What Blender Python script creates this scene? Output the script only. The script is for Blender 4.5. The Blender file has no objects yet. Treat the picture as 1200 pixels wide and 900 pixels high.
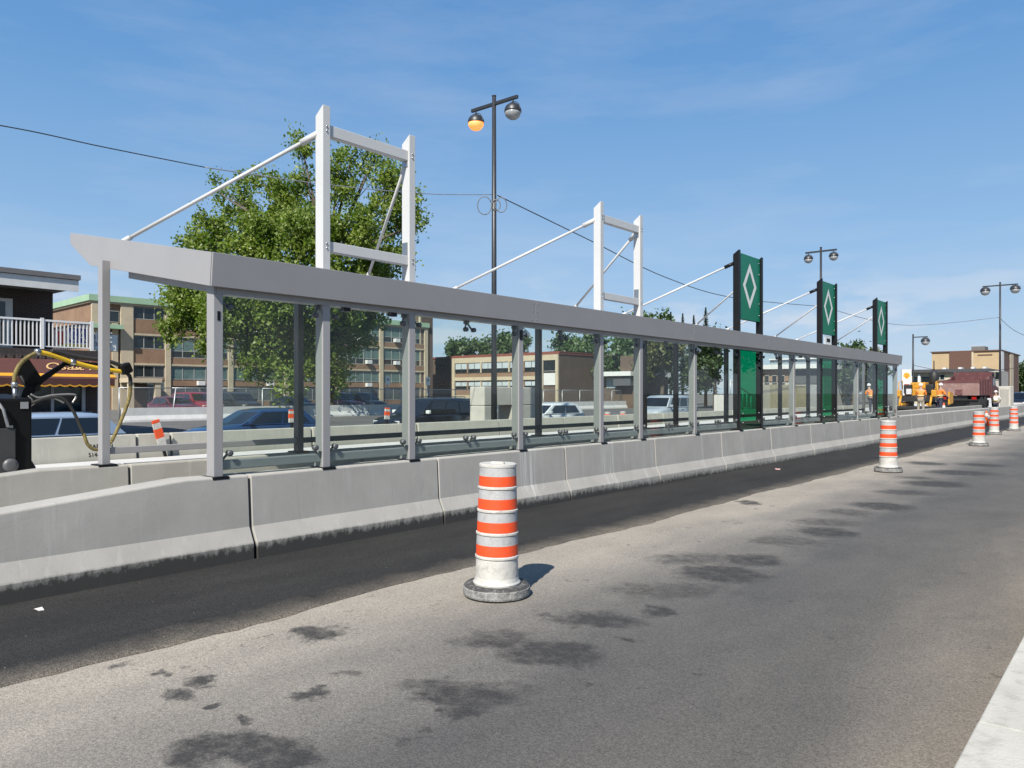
import bpy, bmesh, math, random
from mathutils import Vector, Matrix
random.seed(7)
R = math.radians
scene = bpy.context.scene
col = scene.collection

# ---------------------------------------------------------------- camera
FPX, HOR, VPX, CAMH = 900.0, 461.0, 1350.0, 1.65
YAW = math.atan((VPX-600)/FPX)
SN, CS = math.sin(YAW), math.cos(YAW)
cam_d = bpy.data.cameras.new('camera')
cam_d.sensor_width = 36; cam_d.lens = 36*FPX/1200; cam_d.shift_y = (HOR-450)/1200
cam_d.clip_start = .05; cam_d.clip_end = 6000
cam = bpy.data.objects.new('camera', cam_d); col.objects.link(cam)
cam.location = (0, 0, CAMH); cam.rotation_euler = (R(90), 0, YAW)
scene.camera = cam
# ---------------------------------------------------------------- world and sun
SUN_EL = R(45); SUN_AZ = math.atan2(.38, -1.05)      # azimuth of the sun, clockwise from +Y
w = bpy.data.worlds.new('World'); scene.world = w; w.use_nodes = True
nt = w.node_tree; nt.nodes.clear()
def N(nt, t, **k):
    n = nt.nodes.new(t)
    for a, b in k.items(): setattr(n, a, b)
    return n
sky = N(nt, 'ShaderNodeTexSky', sky_type='NISHITA', sun_disc=False, sun_elevation=SUN_EL, sun_rotation=SUN_AZ)
sky.air_density = 1.0; sky.dust_density = .35; sky.ozone_density = 2.5; sky.altitude = 50
tc = N(nt, 'ShaderNodeTexCoord'); sep = N(nt, 'ShaderNodeSeparateXYZ'); nt.links.new(tc.outputs['Generated'], sep.inputs[0])
# clouds: project the direction on a high flat layer, thin streaks plus low cumulus rows
mp = N(nt, 'ShaderNodeMapping'); mp.inputs['Scale'].default_value = (1.0, 1.0, 3.4); nt.links.new(tc.outputs['Generated'], mp.inputs[0])
nz = N(nt, 'ShaderNodeTexNoise'); nz.inputs['Scale'].default_value = 7.5; nz.inputs['Detail'].default_value = 7; nz.inputs['Roughness'].default_value = .55
nt.links.new(mp.outputs[0], nz.inputs[0])
cr = N(nt, 'ShaderNodeValToRGB'); cr.color_ramp.elements[0].position = .50; cr.color_ramp.elements[1].position = .62
nt.links.new(nz.outputs['Fac'], cr.inputs[0])
lo = N(nt, 'ShaderNodeMapRange'); lo.inputs['From Min'].default_value = .015; lo.inputs['From Max'].default_value = .17; lo.inputs['To Min'].default_value = 1; lo.inputs['To Max'].default_value = .0
nt.links.new(sep.outputs['Z'], lo.inputs['Value'])
mp2 = N(nt, 'ShaderNodeMapping'); mp2.inputs['Scale'].default_value = (1.0, 1.0, 5.0); nt.links.new(tc.outputs['Generated'], mp2.inputs[0])
nz2 = N(nt, 'ShaderNodeTexNoise'); nz2.inputs['Scale'].default_value = 2.4; nz2.inputs['Detail'].default_value = 8; nz2.inputs['Roughness'].default_value = .6
nt.links.new(mp2.outputs[0], nz2.inputs[0])
cr2 = N(nt, 'ShaderNodeValToRGB'); cr2.color_ramp.elements[0].position = .46; cr2.color_ramp.elements[1].position = .85
nt.links.new(nz2.outputs['Fac'], cr2.inputs[0])
m1 = N(nt, 'ShaderNodeMath', operation='MULTIPLY'); nt.links.new(cr.outputs[0], m1.inputs[0]); nt.links.new(lo.outputs[0], m1.inputs[1])
m2 = N(nt, 'ShaderNodeMath', operation='MULTIPLY_ADD'); nt.links.new(cr2.outputs[0], m2.inputs[0]); m2.inputs[1].default_value = .34; nt.links.new(m1.outputs[0], m2.inputs[2]); m2.use_clamp = True
mc = N(nt, 'ShaderNodeMixRGB'); mc.inputs[2].default_value = (7.6, 7.8, 8.3, 1)
m3 = N(nt, 'ShaderNodeMath', operation='MULTIPLY'); nt.links.new(m2.outputs[0], m3.inputs[0]); m3.inputs[1].default_value = .75
zr_ = N(nt, 'ShaderNodeValToRGB'); zr_.color_ramp.elements[0].position = 0; zr_.color_ramp.elements[1].position = .62
zr_.color_ramp.elements[0].color = (.45, .57, .71, 1); zr_.color_ramp.elements[1].color = (.075, .215, .50, 1)
e_ = zr_.color_ramp.elements.new(.17); e_.color = (.26, .445, .69, 1)
e_ = zr_.color_ramp.elements.new(.38); e_.color = (.125, .305, .60, 1)
nt.links.new(sep.outputs['Z'], zr_.inputs[0])
vm = N(nt, 'ShaderNodeVectorMath', operation='SCALE'); vm.inputs['Scale'].default_value = 11.5; nt.links.new(zr_.outputs[0], vm.inputs[0])
hz_ = N(nt, 'ShaderNodeMixRGB'); hz_.inputs[0].default_value = .85      # even out the sky texture with the clear-day gradient
nt.links.new(sky.outputs[0], hz_.inputs[1]); nt.links.new(vm.outputs[0], hz_.inputs[2])
nt.links.new(m3.outputs[0], mc.inputs[0]); nt.links.new(hz_.outputs[0], mc.inputs[1])
bg = N(nt, 'ShaderNodeBackground'); bg.inputs['Strength'].default_value = .061
wo = N(nt, 'ShaderNodeOutputWorld'); nt.links.new(mc.outputs[0], bg.inputs[0]); nt.links.new(bg.outputs[0], wo.inputs[0])
sl = bpy.data.lights.new('sun', 'SUN'); sl.energy = 5.0; sl.angle = R(.5); sl.color = (1, .955, .88)
so = bpy.data.objects.new('sun', sl); col.objects.link(so)
sd = Vector((math.sin(SUN_AZ)*math.cos(SUN_EL), math.cos(SUN_AZ)*math.cos(SUN_EL), math.sin(SUN_EL)))
so.rotation_euler = sd.to_track_quat('Z', 'Y').to_euler(); so.location = sd*60
vs = scene.view_settings
vs.view_transform = 'Standard'; vs.look = 'None'; vs.gamma = 1; vs.exposure = .75; vs.use_curve_mapping = False

# ---------------------------------------------------------------- photo pixel -> place
def ray(px, py=HOR):
    u = (px-600)/FPX
    return Vector((u*CS-SN, u*SN+CS, (HOR-py)/FPX))
def onX(px, py, X):
    d = ray(px, py); t = X/d.x; return Vector((X, d.y*t, CAMH+d.z*t))
def gp(px, py, g=0):
    d = ray(px, py); t = (g-CAMH)/d.z; return Vector((d.x*t, d.y*t, g))
def atd(px, py, t):
    d = ray(px, py); return Vector((d.x*t, d.y*t, CAMH+d.z*t))

# ---------------------------------------------------------------- materials
MATS = {}
def base_mat(name):
    m = bpy.data.materials.new(name); m.use_nodes = True
    nt = m.node_tree; b = nt.nodes['Principled BSDF']
    return m, nt, b
def coords(nt, scale=(1, 1, 1), world=False):
    if world:
        g = N(nt, 'ShaderNodeNewGeometry'); out = g.outputs['Position']
    else:
        t = N(nt, 'ShaderNodeTexCoord'); out = t.outputs['Object']
    mp = N(nt, 'ShaderNodeMapping'); mp.inputs['Scale'].default_value = scale
    nt.links.new(out, mp.inputs[0]); return mp.outputs[0]
def noise(nt, vec, sc, det=4, ro=.55):
    n = N(nt, 'ShaderNodeTexNoise'); n.inputs['Scale'].default_value = sc; n.inputs['Detail'].default_value = det; n.inputs['Roughness'].default_value = ro
    nt.links.new(vec, n.inputs[0]); return n.outputs['Fac']
def ramp(nt, fac, p0, p1, c0=(0, 0, 0, 1), c1=(1, 1, 1, 1)):
    r = N(nt, 'ShaderNodeValToRGB'); r.color_ramp.elements[0].position = p0; r.color_ramp.elements[1].position = p1
    r.color_ramp.elements[0].color = c0; r.color_ramp.elements[1].color = c1
    nt.links.new(fac, r.inputs[0]); return r.outputs[0]
def mixc(nt, fac, a, b, mode='MIX'):
    m = N(nt, 'ShaderNodeMixRGB', blend_type=mode)
    for i, v in ((0, fac), (1, a), (2, b)):
        if isinstance(v, (int, float)): m.inputs[i].default_value = v
        elif isinstance(v, tuple): m.inputs[i].default_value = v if len(v) == 4 else v+(1,)
        else: nt.links.new(v, m.inputs[i])
    return m.outputs[0]
def mth(nt, op, a, b=None, clamp=False):
    m = N(nt, 'ShaderNodeMath', operation=op); m.use_clamp = clamp
    for i, v in ((0, a), (1, b)):
        if v is None: continue
        if isinstance(v, (int, float)): m.inputs[i].default_value = v
        else: nt.links.new(v, m.inputs[i])
    return m.outputs[0]
def bump(nt, b, h, strength=.3, dist=.01):
    n = N(nt, 'ShaderNodeBump'); n.inputs['Strength'].default_value = strength; n.inputs['Distance'].default_value = dist
    nt.links.new(h, n.inputs['Height']); nt.links.new(n.outputs[0], b.inputs['Normal'])
def mat(name, c, rough=.6, metal=0, var=.12, nscale=3, bmp=0, bscale=60, dirt=None, coat=0, emit=None, spec=None):
    if name in MATS: return MATS[name]
    m, nt, b = base_mat(name)
    v = coords(nt)
    f = noise(nt, v, nscale, 5)
    c0 = tuple(x*(1-var) for x in c); c1 = tuple(min(1, x*(1+var)) for x in c)
    out = ramp(nt, f, .3, .7, c0+(1,), c1+(1,))
    if dirt:
        out = mixc(nt, ramp(nt, noise(nt, v, nscale*2.3, 8, .65), .52, .75), out, dirt)
    nt.links.new(out, b.inputs['Base Color'])
    b.inputs['Roughness'].default_value = rough; b.inputs['Metallic'].default_value = metal
    if coat: b.inputs['Coat Weight'].default_value = coat; b.inputs['Coat Roughness'].default_value = .05
    if spec is not None: b.inputs['Specular IOR Level'].default_value = spec
    if bmp: bump(nt, b, noise(nt, v, bscale, 4), bmp, .01)
    if emit:
        b.inputs['Emission Color'].default_value = emit[0]+(1,); b.inputs['Emission Strength'].default_value = emit[1]
    MATS[name] = m; return m
def brick_mat(name, c1, c2, mortar, sx=.22, sz=.075):
    m, nt, b = base_mat(name)
    t = N(nt, 'ShaderNodeTexCoord'); s = N(nt, 'ShaderNodeSeparateXYZ'); nt.links.new(t.outputs['Object'], s.inputs[0])
    h = mth(nt, 'ADD', s.outputs[0], s.outputs[1]); cb = N(nt, 'ShaderNodeCombineXYZ'); nt.links.new(h, cb.inputs[0]); nt.links.new(s.outputs[2], cb.inputs[1])
    br = N(nt, 'ShaderNodeTexBrick'); br.inputs['Scale'].default_value = 1; br.inputs['Brick Width'].default_value = sx; br.inputs['Row Height'].default_value = sz; br.inputs['Mortar Size'].default_value = .008
    br.inputs['Color1'].default_value = c1+(1,); br.inputs['Color2'].default_value = c2+(1,); br.inputs['Mortar'].default_value = mortar+(1,)
    nt.links.new(cb.outputs[0], br.inputs[0])
    f = noise(nt, t.outputs['Object'], .6, 5)
    out = mixc(nt, .6, br.outputs[0], ramp(nt, f, .3, .7, (.55, .55, .55, 1), (1, 1, 1, 1)), 'MULTIPLY')
    nt.links.new(out, b.inputs['Base Color']); b.inputs['Roughness'].default_value = .85
    bump(nt, b, br.outputs['Fac'], -.4, .01)
    MATS[name] = m; return m
def glass_mat(name, tint, refl=1.0, ior=1.5, haze=0):
    m = bpy.data.materials.new(name); m.use_nodes = True; nt = m.node_tree; nt.nodes.clear()
    tr = N(nt, 'ShaderNodeBsdfTransparent'); tr.inputs[0].default_value = tint+(1,)
    gl = N(nt, 'ShaderNodeBsdfGlossy'); gl.inputs['Roughness'].default_value = .01; gl.inputs[0].default_value = (refl, refl, refl, 1)
    fr = N(nt, 'ShaderNodeFresnel'); fr.inputs[0].default_value = ior
    geo = N(nt, 'ShaderNodeNewGeometry')
    fac0 = mth(nt, 'MULTIPLY', fr.outputs[0], mth(nt, 'SUBTRACT', 1, geo.outputs['Backfacing']))
    mx = N(nt, 'ShaderNodeMixShader'); fac0 = mth(nt, 'MULTIPLY', fac0, .55); nt.links.new(fac0, mx.inputs[0]); nt.links.new(tr.outputs[0], mx.inputs[1]); nt.links.new(gl.outputs[0], mx.inputs[2])
    last = mx
    if haze:      # dust film on the glass
        df = N(nt, 'ShaderNodeBsdfDiffuse'); df.inputs[0].default_value = (.55, .55, .5, 1)
        g = N(nt, 'ShaderNodeNewGeometry')
        fac = mth(nt, 'MULTIPLY', ramp(nt, noise(nt, g.outputs['Position'], 1.6, 7, .65), .35, .8), haze)
        m2 = N(nt, 'ShaderNodeMixShader'); nt.links.new(fac, m2.inputs[0]); nt.links.new(mx.outputs[0], m2.inputs[1]); nt.links.new(df.outputs[0], m2.inputs[2]); last = m2
    o = N(nt, 'ShaderNodeOutputMaterial'); nt.links.new(last.outputs[0], o.inputs[0])
    MATS[name] = m; return m
def leaf_mat(name, c0, c1, tr=.35):
    m = bpy.data.materials.new(name); m.use_nodes = True; nt = m.node_tree; b = nt.nodes['Principled BSDF']
    g = N(nt, 'ShaderNodeNewGeometry')
    f = g.outputs['Random Per Island']
    f2 = noise(nt, g.outputs['Position'], .5, 3)
    cc = mixc(nt, .5, ramp(nt, f, 0, 1, c0+(1,), c1+(1,)), ramp(nt, f2, .35, .65, c0+(1,), c1+(1,)))
    nt.links.new(cc, b.inputs['Base Color']); b.inputs['Roughness'].default_value = .5
    t = N(nt, 'ShaderNodeBsdfTranslucent'); nt.links.new(mixc(nt, 1, cc, (1.0, 1.25, .5), 'MULTIPLY'), t.inputs[0])
    mx = N(nt, 'ShaderNodeMixShader'); mx.inputs[0].default_value = tr
    nt.links.new(b.outputs[0], mx.inputs[1]); nt.links.new(t.outputs[0], mx.inputs[2])
    nt.links.new(mx.outputs[0], nt.nodes['Material Output'].inputs[0])
    MATS[name] = m; return m

# ---------------------------------------------------------------- mesh helper
class MB:
    def __init__(s): s.v = []; s.f = []; s.sm = []
    def add(s, vs, fs, smooth=False):
        o = len(s.v); s.v += [tuple(x) for x in vs]
        for f in fs: s.f.append(tuple(i+o for i in f)); s.sm.append(smooth)
        return s
    def box(s, x0, x1, y0, y1, z0, z1):
        vs = [(x0,y0,z0),(x1,y0,z0),(x1,y1,z0),(x0,y1,z0),(x0,y0,z1),(x1,y0,z1),(x1,y1,z1),(x0,y1,z1)]
        return s.add(vs, [(0,3,2,1),(4,5,6,7),(0,1,5,4),(1,2,6,5),(2,3,7,6),(3,0,4,7)])
    def cbox(s, c, size, rot=None):
        hx, hy, hz = [a/2 for a in size]
        vs = [Vector(p) for p in ((-hx,-hy,-hz),(hx,-hy,-hz),(hx,hy,-hz),(-hx,hy,-hz),(-hx,-hy,hz),(hx,-hy,hz),(hx,hy,hz),(-hx,hy,hz))]
        if rot is not None: vs = [rot @ v for v in vs]
        c = Vector(c)
        return s.add([v+c for v in vs], [(0,3,2,1),(4,5,6,7),(0,1,5,4),(1,2,6,5),(2,3,7,6),(3,0,4,7)])
    def prism(s, prof, a, b, axis='Y'):
        """prof: list of 2D points; extruded along axis from a to b (axis Y: prof=(x,z); X: (y,z); Z: (x,y))"""
        n = len(prof)
        def P(p, t): return (p[0], t, p[1]) if axis == 'Y' else ((t, p[0], p[1]) if axis == 'X' else (p[0], p[1], t))
        vs = [P(p, a) for p in prof]+[P(p, b) for p in prof]
        fs = [tuple(range(n)), tuple(range(2*n-1, n-1, -1))]+[(i, n+i, n+(i+1) % n, (i+1) % n) for i in range(n)]
        return s.add(vs, fs)
    def tube(s, pts, r, seg=8, smooth=True, cap=True):
        pts = [Vector(p) for p in pts]; n = len(pts); rs = r if isinstance(r, (list, tuple)) else [r]*n
        vs = []; ref = None
        for i, p in enumerate(pts):
            d = (pts[min(i+1, n-1)]-pts[max(i-1, 0)])
            if d.length < 1e-9: d = Vector((0, 0, 1))
            d.normalize()
            if ref is None: ref = Vector((0, 0, 1)) if abs(d.z) < .9 else Vector((1, 0, 0))
            a = d.cross(ref)
            if a.length < 1e-4: a = d.orthogonal()
            a.normalize(); b = d.cross(a); ref = -b if False else ref
            for k in range(seg):
                t = 2*math.pi*k/seg; vs.append(p+rs[i]*(a*math.cos(t)+b*math.sin(t)))
        fs = [(i*seg+k, i*seg+(k+1) % seg, (i+1)*seg+(k+1) % seg, (i+1)*seg+k) for i in range(n-1) for k in range(seg)]
        s.add(vs, fs, smooth)
        if cap:
            o = len(s.v)-len(vs)
            s.f.append(tuple(o+k for k in range(seg-1, -1, -1))); s.sm.append(False)
            s.f.append(tuple(o+(n-1)*seg+k for k in range(seg))); s.sm.append(False)
        return s
    def slathe(s, prof, c=(0, 0, 0), seg=24):
        for a, b in zip(prof[:-1], prof[1:]):
            vs = [(r*math.cos(2*math.pi*k/seg)+c[0], r*math.sin(2*math.pi*k/seg)+c[1], z+c[2]) for r, z in (a, b) for k in range(seg)]
            s.add(vs, [(k, (k+1) % seg, seg+(k+1) % seg, seg+k) for k in range(seg)], True)
        return s
    def lathe(s, prof, c=(0, 0, 0), seg=24, axis='Z', smooth=True):
        vs = []; n = len(prof)
        for r, z in prof:
            for k in range(seg):
                t = 2*math.pi*k/seg; p = (r*math.cos(t), r*math.sin(t), z)
                if axis == 'X': p = (p[2], p[0], p[1])
                if axis == 'Y': p = (p[1], p[2], p[0])
                vs.append((p[0]+c[0], p[1]+c[1], p[2]+c[2]))
        fs = [(i*seg+k, i*seg+(k+1) % seg, (i+1)*seg+(k+1) % seg, (i+1)*seg+k) for i in range(n-1) for k in range(seg)]
        s.add(vs, fs, smooth)
        o = len(s.v)-len(vs)
        if prof[0][0] > 1e-4: s.f.append(tuple(o+k for k in range(seg-1, -1, -1))); s.sm.append(False)
        if prof[-1][0] > 1e-4: s.f.append(tuple(o+(n-1)*seg+k for k in range(seg))); s.sm.append(False)
        return s
    def mesh(s, name, m=None, off=(0, 0, 0)):
        me = bpy.data.meshes.new(name)
        me.from_pydata([(x-off[0], y-off[1], z-off[2]) for x, y, z in s.v], [], s.f)
        me.polygons.foreach_set('use_smooth', s.sm)
        bm = bmesh.new(); bm.from_mesh(me); bmesh.ops.recalc_face_normals(bm, faces=bm.faces); bm.to_mesh(me); bm.free()
        if m is not None: me.materials.append(m)
        return me
    def build(s, name, m, parent=None, world=False, bevel=0, seg=2):
        off = wloc(parent) if (world and parent is not None) else (0, 0, 0)
        o = bpy.data.objects.new(name, s.mesh(name, m, off)); col.objects.link(o); o.parent = parent
        if bevel: add_bevel(o, bevel, seg)
        return o
def add_bevel(o, wd, seg=2):
    b = o.modifiers.new('bevel', 'BEVEL'); b.width = wd; b.segments = seg; b.limit_method = 'ANGLE'; b.angle_limit = R(35)
def wloc(o):
    v = Vector((0, 0, 0))
    while o is not None: v += o.location; o = o.parent
    return v
def tag(o, label=None, cat=None, group=None, kind=None):
    for k, v in (('label', label), ('category', cat), ('group', group), ('kind', kind)):
        if v: o[k] = v
    return o
def thing(name, label, cat, loc=(0, 0, 0), rz=0, group=None):
    o = bpy.data.objects.new(name, None); col.objects.link(o); o.empty_display_size = .3
    o.location = loc; o.rotation_euler = (0, 0, rz); return tag(o, label, cat, group)
def child(name, me, parent, loc=(0, 0, 0), rot=(0, 0, 0)):
    o = bpy.data.objects.new(name, me); col.objects.link(o); o.parent = parent; o.location = loc; o.rotation_euler = rot; return o
def copy_tree(o, parent=None):
    c = o.copy(); col.objects.link(c); c.parent = parent
    for ch in list(o.children): copy_tree(ch, c)
    return c

# ================================================================ GROUND AND ROADS
def road_material():
    m, nt, b = base_mat('old_asphalt')
    g = N(nt, 'ShaderNodeNewGeometry'); P = g.outputs['Position']
    s = N(nt, 'ShaderNodeSeparateXYZ'); nt.links.new(P, s.inputs[0])
    st = N(nt, 'ShaderNodeMapping'); st.inputs['Scale'].default_value = (1, .45, 1); nt.links.new(P, st.inputs[0])
    wob = mth(nt, 'SUBTRACT', noise(nt, st.outputs[0], .8, 6, .6), .5)
    x = mth(nt, 'ADD', s.outputs[0], mth(nt, 'MULTIPLY', wob, 1.7))
    # dust left along the lane edge, worn grey asphalt in the middle, sand towards the kerb
    cr = N(nt, 'ShaderNodeValToRGB'); e = cr.color_ramp.elements
    t = N(nt, 'ShaderNodeMapRange'); t.inputs['From Min'].default_value = -5.2; t.inputs['From Max'].default_value = -.5; nt.links.new(x, t.inputs[0])
    nt.links.new(t.outputs[0], cr.inputs[0])
    e[0].position = 0; e[0].color = (.40, .36, .30, 1); e[1].position = 1; e[1].color = (.25, .215, .17, 1)
    for p, c in ((.20, (.335, .305, .26)), (.36, (.215, .20, .178)), (.54, (.116, .112, .106)), (.78, (.128, .12, .108))):
        q = e.new(p); q.color = c+(1,)
    big = ramp(nt, noise(nt, st.outputs[0], 1.5, 6, .6), .3, .75, (.78, .78, .79, 1), (1.12, 1.1, 1.08, 1))
    c = mixc(nt, 1, cr.outputs[0], big, 'MULTIPLY')
    # oil and tar stains with shapes of their own
    wv = N(nt, 'ShaderNodeTexNoise'); wv.inputs['Scale'].default_value = 3.2; wv.inputs['Detail'].default_value = 6; wv.inputs['Roughness'].default_value = .68; nt.links.new(P, wv.inputs[0])
    wo_ = N(nt, 'ShaderNodeVectorMath', operation='MULTIPLY_ADD'); nt.links.new(wv.outputs['Color'], wo_.inputs[0]); wo_.inputs[1].default_value = (.5, .5, 0); wo_.inputs[2].default_value = (-.25, -.25, 0)
    PP = N(nt, 'ShaderNodeVectorMath', operation='ADD'); nt.links.new(P, PP.inputs[0]); nt.links.new(wo_.outputs[0], PP.inputs[1])
    tot = None
    vr = N(nt, 'ShaderNodeVectorRotate', rotation_type='Z_AXIS'); vr.inputs['Angle'].default_value = -R(38); nt.links.new(PP.outputs[0], vr.inputs[0])
    for (px, py, hw, hh, k) in ((275, 876, 78, 22, 1.0), (335, 893, 45, 14, .9), (372, 743, 30, 9, 1.1), (235, 799, 20, 7, .95), (214, 815, 26, 8, .6), (245, 826, 14, 5, .8), (552, 815, 72, 15, .85), (540, 835, 30, 8, .95), (495, 803, 45, 10, .55),
                                (365, 815, 20, 7, .7), (412, 790, 26, 6, .5), (290, 843, 16, 5, .7), (142, 780, 17, 6, .6), (190, 790, 12, 4, .7), (648, 764, 62, 15, 1.0), (590, 750, 60, 14, .6), (700, 727, 60, 11, .8), (772, 717, 22, 7, .85), (730, 750, 12, 4, .7),
                                (848, 672, 55, 12, .95), (880, 656, 40, 8, .8), (780, 692, 90, 12, .5), (815, 655, 70, 9, .5), (970, 624, 34, 7, .85), (920, 634, 60, 8, .5), (970, 612, 50, 6, .5), (1035, 593, 36, 6, .8), (990, 600, 40, 5, .5), (1095, 567, 38, 4.5, .85), (1060, 577, 40, 4, .6), (1125, 554, 40, 3.5, .8), (1150, 545, 30, 3, .7), (880, 589, 14, 3, .9), (1085, 543, 22, 2.5, .8), (1075, 560, 26, 2.5, .6), (470, 868, 20, 5, .5), (640, 722, 20, 5, .5)):
        p = gp(px, py); z_ = CAMH*FPX/(py-HOR); p.rotate(Matrix.Rotation(-R(38), 3, 'Z'))
        rw, rd = hw*z_/FPX, hh*z_/(py-HOR)
        sb = N(nt, 'ShaderNodeVectorMath', operation='SUBTRACT'); nt.links.new(vr.outputs[0], sb.inputs[0]); sb.inputs[1].default_value = p
        ml = N(nt, 'ShaderNodeVectorMath', operation='MULTIPLY'); nt.links.new(sb.outputs[0], ml.inputs[0]); ml.inputs[1].default_value = (1/rw, 1/rd, 0)
        ln = N(nt, 'ShaderNodeVectorMath', operation='LENGTH'); nt.links.new(ml.outputs[0], ln.inputs[0])
        mr = N(nt, 'ShaderNodeMapRange'); mr.inputs['From Min'].default_value = 1.35; mr.inputs['From Max'].default_value = .45; mr.inputs['To Max'].default_value = k
        nt.links.new(ln.outputs['Value'], mr.inputs[0])
        tot = mr.outputs[0] if tot is None else mth(nt, 'MAXIMUM', tot, mr.outputs[0])
    brk = ramp(nt, noise(nt, P, 9, 6, .7), .3, .55, (.45, .45, .45, 1), (1, 1, 1, 1))
    rag = mth(nt, 'ADD', tot, mth(nt, 'MULTIPLY', mth(nt, 'SUBTRACT', noise(nt, P, 7.5, 8, .72), .5), 1.0))
    rag = ramp(nt, rag, .20, .68)
    c = mixc(nt, mth(nt, 'MULTIPLY', mth(nt, 'MULTIPLY', mth(nt, 'MULTIPLY', rag, ramp(nt, tot, .02, .35)), .92), brk), c, (.042, .041, .04))
    # scattered spots
    sp = N(nt, 'ShaderNodeTexVoronoi'); sp.inputs['Scale'].default_value = 3.4; nt.links.new(PP.outputs[0], sp.inputs[0])
    spn = noise(nt, P, .7, 3)
    spots = mth(nt, 'MULTIPLY', ramp(nt, sp.outputs['Distance'], .06, .12, (1, 1, 1, 1), (0, 0, 0, 1)), ramp(nt, spn, .40, .52))
    c = mixc(nt, mth(nt, 'MULTIPLY', spots, .7), c, (.05, .048, .045))
    sp2 = N(nt, 'ShaderNodeTexVoronoi'); sp2.inputs['Scale'].default_value = 13; nt.links.new(PP.outputs[0], sp2.inputs[0])
    fine = mth(nt, 'MULTIPLY', ramp(nt, sp2.outputs['Distance'], .09, .17, (1, 1, 1, 1), (0, 0, 0, 1)), ramp(nt, noise(nt, P, 1.9, 3), .46, .56))
    c = mixc(nt, mth(nt, 'MULTIPLY', fine, .65), c, (.06, .056, .05))
    # hairline cracks
    ck = N(nt, 'ShaderNodeTexVoronoi', feature='DISTANCE_TO_EDGE'); ck.inputs['Scale'].default_value = .42; nt.links.new(PP.outputs[0], ck.inputs[0])
    ckm = mth(nt, 'MULTIPLY', ramp(nt, ck.outputs['Distance'], .001, .0035, (1, 1, 1, 1), (0, 0, 0, 1)), ramp(nt, noise(nt, P, .6, 3), .5, .6))
    c = mixc(nt, mth(nt, 'MULTIPLY', ckm, .45), c, (.05, .047, .043))
    # aggregate grain
    ag = N(nt, 'ShaderNodeTexVoronoi'); ag.inputs['Scale'].default_value = 150; nt.links.new(P, ag.inputs[0])
    agc = N(nt, 'ShaderNodeSeparateXYZ'); nt.links.new(ag.outputs['Color'], agc.inputs[0])
    c = mixc(nt, 1, c, ramp(nt, agc.outputs[0], 0, 1, (.70, .70, .70, 1), (1.32, 1.31, 1.29, 1)), 'MULTIPLY')
    gr = noise(nt, P, 42, 3, .7)
    c = mixc(nt, 1, c, ramp(nt, gr, .3, .7, (.88, .88, .88, 1), (1.12, 1.12, 1.12, 1)), 'MULTIPLY')
    nt.links.new(c, b.inputs['Base Color']); b.inputs['Roughness'].default_value = .88
    b.inputs['Specular IOR Level'].default_value = .25
    bump(nt, b, mth(nt, 'ADD', ag.outputs['Distance'], gr), .25, .006)
    return m
def fresh_asphalt():
    m, nt, b = base_mat('fresh_asphalt')
    g = N(nt, 'ShaderNodeNewGeometry'); P = g.outputs['Position']
    s = N(nt, 'ShaderNodeSeparateXYZ'); nt.links.new(P, s.inputs[0])
    st = N(nt, 'ShaderNodeMapping'); st.inputs['Scale'].default_value = (1, .3, 1); nt.links.new(P, st.inputs[0])
    f = noise(nt, st.outputs[0], 2.2, 6, .6)
    c = ramp(nt, f, .3, .75, (.019, .0185, .018, 1), (.036, .0345, .032, 1))
    # sand blown over the edge of the strip
    x = mth(nt, 'ADD', s.outputs[0], mth(nt, 'MULTIPLY', mth(nt, 'SUBTRACT', noise(nt, P, 2.5, 6, .65), .5), .5))
    d = N(nt, 'ShaderNodeMapRange'); d.inputs['From Min'].default_value = -5.28; d.inputs['From Max'].default_value = -4.85; nt.links.new(x, d.inputs[0])
    c = mixc(nt, mth(nt, 'MULTIPLY', d.outputs[0], .6), c, (.26, .22, .17))
    sp = N(nt, 'ShaderNodeTexVoronoi'); sp.inputs['Scale'].default_value = 8; nt.links.new(P, sp.inputs[0])
    c = mixc(nt, ramp(nt, sp.outputs['Distance'], .03, .05, (.8, .8, .8, 1), (0, 0, 0, 1)), c, (.3, .26, .2))
    ag = N(nt, 'ShaderNodeTexVoronoi'); ag.inputs['Scale'].default_value = 110; nt.links.new(P, ag.inputs[0])
    agc = N(nt, 'ShaderNodeSeparateXYZ'); nt.links.new(ag.outputs['Color'], agc.inputs[0])
    c = mixc(nt, 1, c, ramp(nt, agc.outputs[0], 0, 1, (.55, .55, .55, 1), (1.5, 1.5, 1.5, 1)), 'MULTIPLY')
    nt.links.new(c, b.inputs['Base Color']); b.inputs['Roughness'].default_value = .85; b.inputs['Specular IOR Level'].default_value = .3
    bump(nt, b, ag.outputs['Distance'], .6, .01)
    return m
M_ROAD = road_material(); M_FRESH = fresh_asphalt()
M_GROUND = mat('ground_mix', (.15, .14, .12), .95, var=.3, nscale=.08, bmp=.2, bscale=4)
M_FARROAD = mat('far_asphalt', (.11, .105, .10), .9, var=.25, nscale=.35, bmp=.2, bscale=30)
M_SLAB = mat('new_concrete_slab', (.62, .60, .56), .85, var=.06, nscale=1.2, bmp=.1)
M_WALK = mat('pavement_concrete', (.52, .495, .43), .85, var=.12, nscale=3.5, bmp=.35, bscale=60, dirt=(.36, .34, .29))

def sheet(name, pts, m, thick=0):
    b = MB(); b.add(pts, [tuple(range(len(pts)))]); o = b.build(name, m); o['kind'] = 'structure'; return o
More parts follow.
